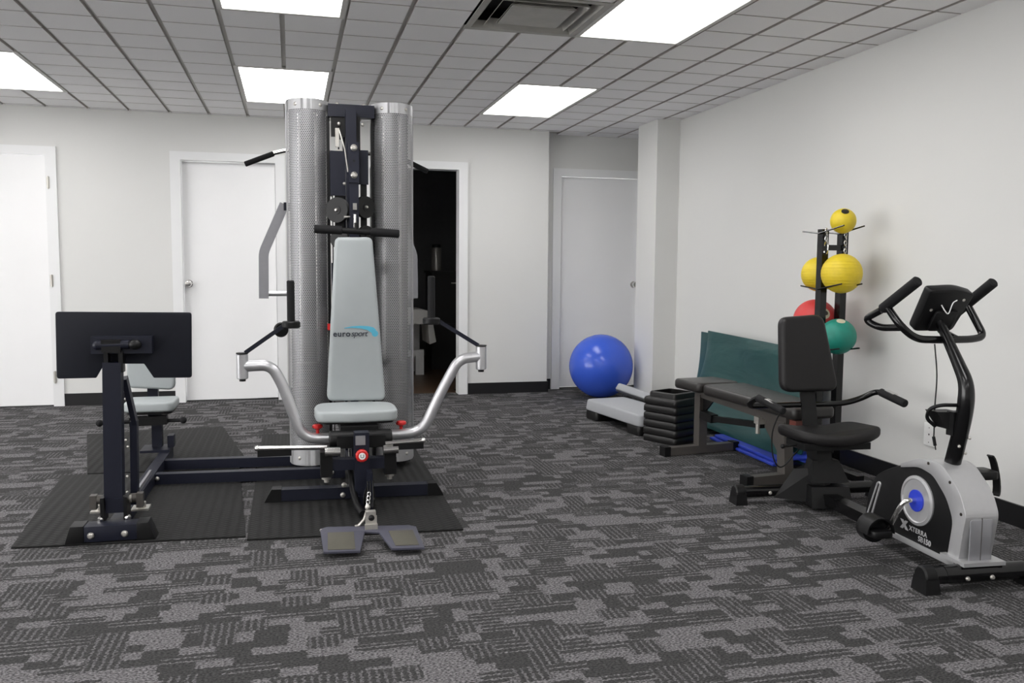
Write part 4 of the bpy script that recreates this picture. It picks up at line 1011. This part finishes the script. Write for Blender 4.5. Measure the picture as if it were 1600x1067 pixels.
# bottle cage and loose sensor lead
b0 = V((2.388,2.705,.60))
mb = MB(); mb.bx(2.388,2.43,2.665,2.70,.535,.625,.008); mb.hexa([(2.375,2.69,.560),(2.43,2.665,.545),(2.43,2.73,.545),(2.375,2.74,.560),(2.345,2.70,.622),(2.43,2.67,.622),(2.43,2.75,.622),(2.345,2.765,.622)], .006); cg = mb.build('bottle_cage', 'black', Q)
MB().tube(fillet([V((2.425,2.68,.648)), V((2.36,2.70,.648)), V((2.330,2.725,.632)), V((2.335,2.745,.59)), V((2.37,2.735,.56))], .02, 5), .007, 10).build('cage_loop', 'black', cg)
MB().tube(catmull([bk(-.035,.255,.87), bk(-.045,.22,.75), bk(-.055,.21,.62), bk(-.06,.20,.54), bk(-.065,.195,.515)], 6), .0026, 8).build('sensor_lead', 'black', Q)
MB().cyl(bk(-.065,.195,.522), bk(-.060,.190,.488), .006, n=10).cyl(bk(-.060,.190,.488), bk(-.058,.188,.472), .0022, n=8).build('lead_plug', 'black', Q)

# ------------------------------------------------------------------ wall plate
o = thing('wall_plate', 'white cable wall plate low on the right wall', 'wall plate', (XR, 3.70, .25))
MB().bx(XR-.007, XR, 3.662, 3.735, .255, .370, .003).build('plate', 'white', o)
for z in (.365-.018, .3125, .272): MB().cyl((XR-.0075, 3.6985, z), (XR-.0065, 3.6985, z), .005 if z == .3125 else .003, n=10).build('screw', 'taupe', o)

# ------------------------------------------------------------------ things in the dark room beyond the doorway
o = thing('treatment_table', 'white framed treatment table standing in the dark room', 'table', (.95, 9.2, 0))
MB().bx(.45, 1.36, 8.95, 9.55, .62, .68, .02).build('tabletop', 'white', o)
for x, y in ((1.325,9.17),(.55,9.17),(1.325,9.50),(.55,9.50)): MB().bx(x-.045, x+.045, y-.03, y+.03, 0, .27 if y < 9.3 else .62, .004).build('leg', 'white', o)
MB().bx(.5, 1.37, 9.15, 9.19, .20, .265, .004).bx(1.14, 1.205, 9.16, 9.18, .26, .62, .004).build('frame_rail', 'white', o)
mb = MB(); mb.prism(rpoly([(.44,.683),(1.366,.683),(1.378,.65),(1.400,.345),(1.47,.37),(1.43,.60),(1.395,.69),(1.34,.712),(.44,.712)], [0,0,.01,.005,.01,.03,.03,.03,0], 4), 'y', 8.935, 9.45, .004)
mb.bx(.44, 1.372, 8.920, 8.938, .56, .705, .004)
tag(mb.build('white_sheet', 'sheet'), 'white sheet draped over the table in the dark room', 'sheet')
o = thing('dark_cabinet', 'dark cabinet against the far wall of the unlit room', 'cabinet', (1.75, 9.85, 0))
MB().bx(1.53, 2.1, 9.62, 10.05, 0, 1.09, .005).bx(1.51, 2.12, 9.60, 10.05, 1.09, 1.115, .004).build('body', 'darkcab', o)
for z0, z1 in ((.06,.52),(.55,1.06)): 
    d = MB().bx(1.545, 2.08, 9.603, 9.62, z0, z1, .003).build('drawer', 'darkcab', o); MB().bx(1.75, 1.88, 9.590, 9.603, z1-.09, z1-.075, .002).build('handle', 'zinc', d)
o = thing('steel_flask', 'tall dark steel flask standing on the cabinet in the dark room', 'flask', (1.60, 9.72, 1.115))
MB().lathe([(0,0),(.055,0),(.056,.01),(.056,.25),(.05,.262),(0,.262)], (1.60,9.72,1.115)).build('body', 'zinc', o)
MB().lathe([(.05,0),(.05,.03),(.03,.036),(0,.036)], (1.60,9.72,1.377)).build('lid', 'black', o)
# ------------------------------------------------------------------ camera, world, output
cam = bpy.data.cameras.new('camera'); co = bpy.data.objects.new('camera', cam); COL.objects.link(co)
cam.sensor_width = 36; cam.lens = 1343.41/1600*36; cam.clip_start = .05
yaw, pitch, roll = .2512, .0847, .0078
cy_, sy_, cp_, sp_, cr_, sr_ = math.cos(yaw), math.sin(yaw), math.cos(pitch), math.sin(pitch), math.cos(roll), math.sin(roll)
f = V((sy_*cp_, cy_*cp_, -sp_)); r = V((cy_, -sy_, 0)); u = r.cross(f)
r2 = cr_*r+sr_*u; u2 = -sr_*r+cr_*u
mw = Matrix((r2, u2, -f)).transposed().to_4x4(); mw.translation = V((0, 0, 1.14672)); co.matrix_world = mw
scn.camera = co
w = bpy.data.worlds.new('world'); scn.world = w; w.use_nodes = True
w.node_tree.nodes['Background'].inputs[0].default_value = (1.0,.99,.98,1); w.node_tree.nodes['Background'].inputs[1].default_value = 4.6
scn.view_settings.view_transform = 'Standard'; scn.view_settings.look = 'None'
scn.view_settings.exposure = EXPOSURE; scn.view_settings.gamma = 1; scn.view_settings.use_curve_mapping = False
scn.cycles.max_bounces = 8; scn.cycles.diffuse_bounces = 5; scn.cycles.transparent_max_bounces = 12
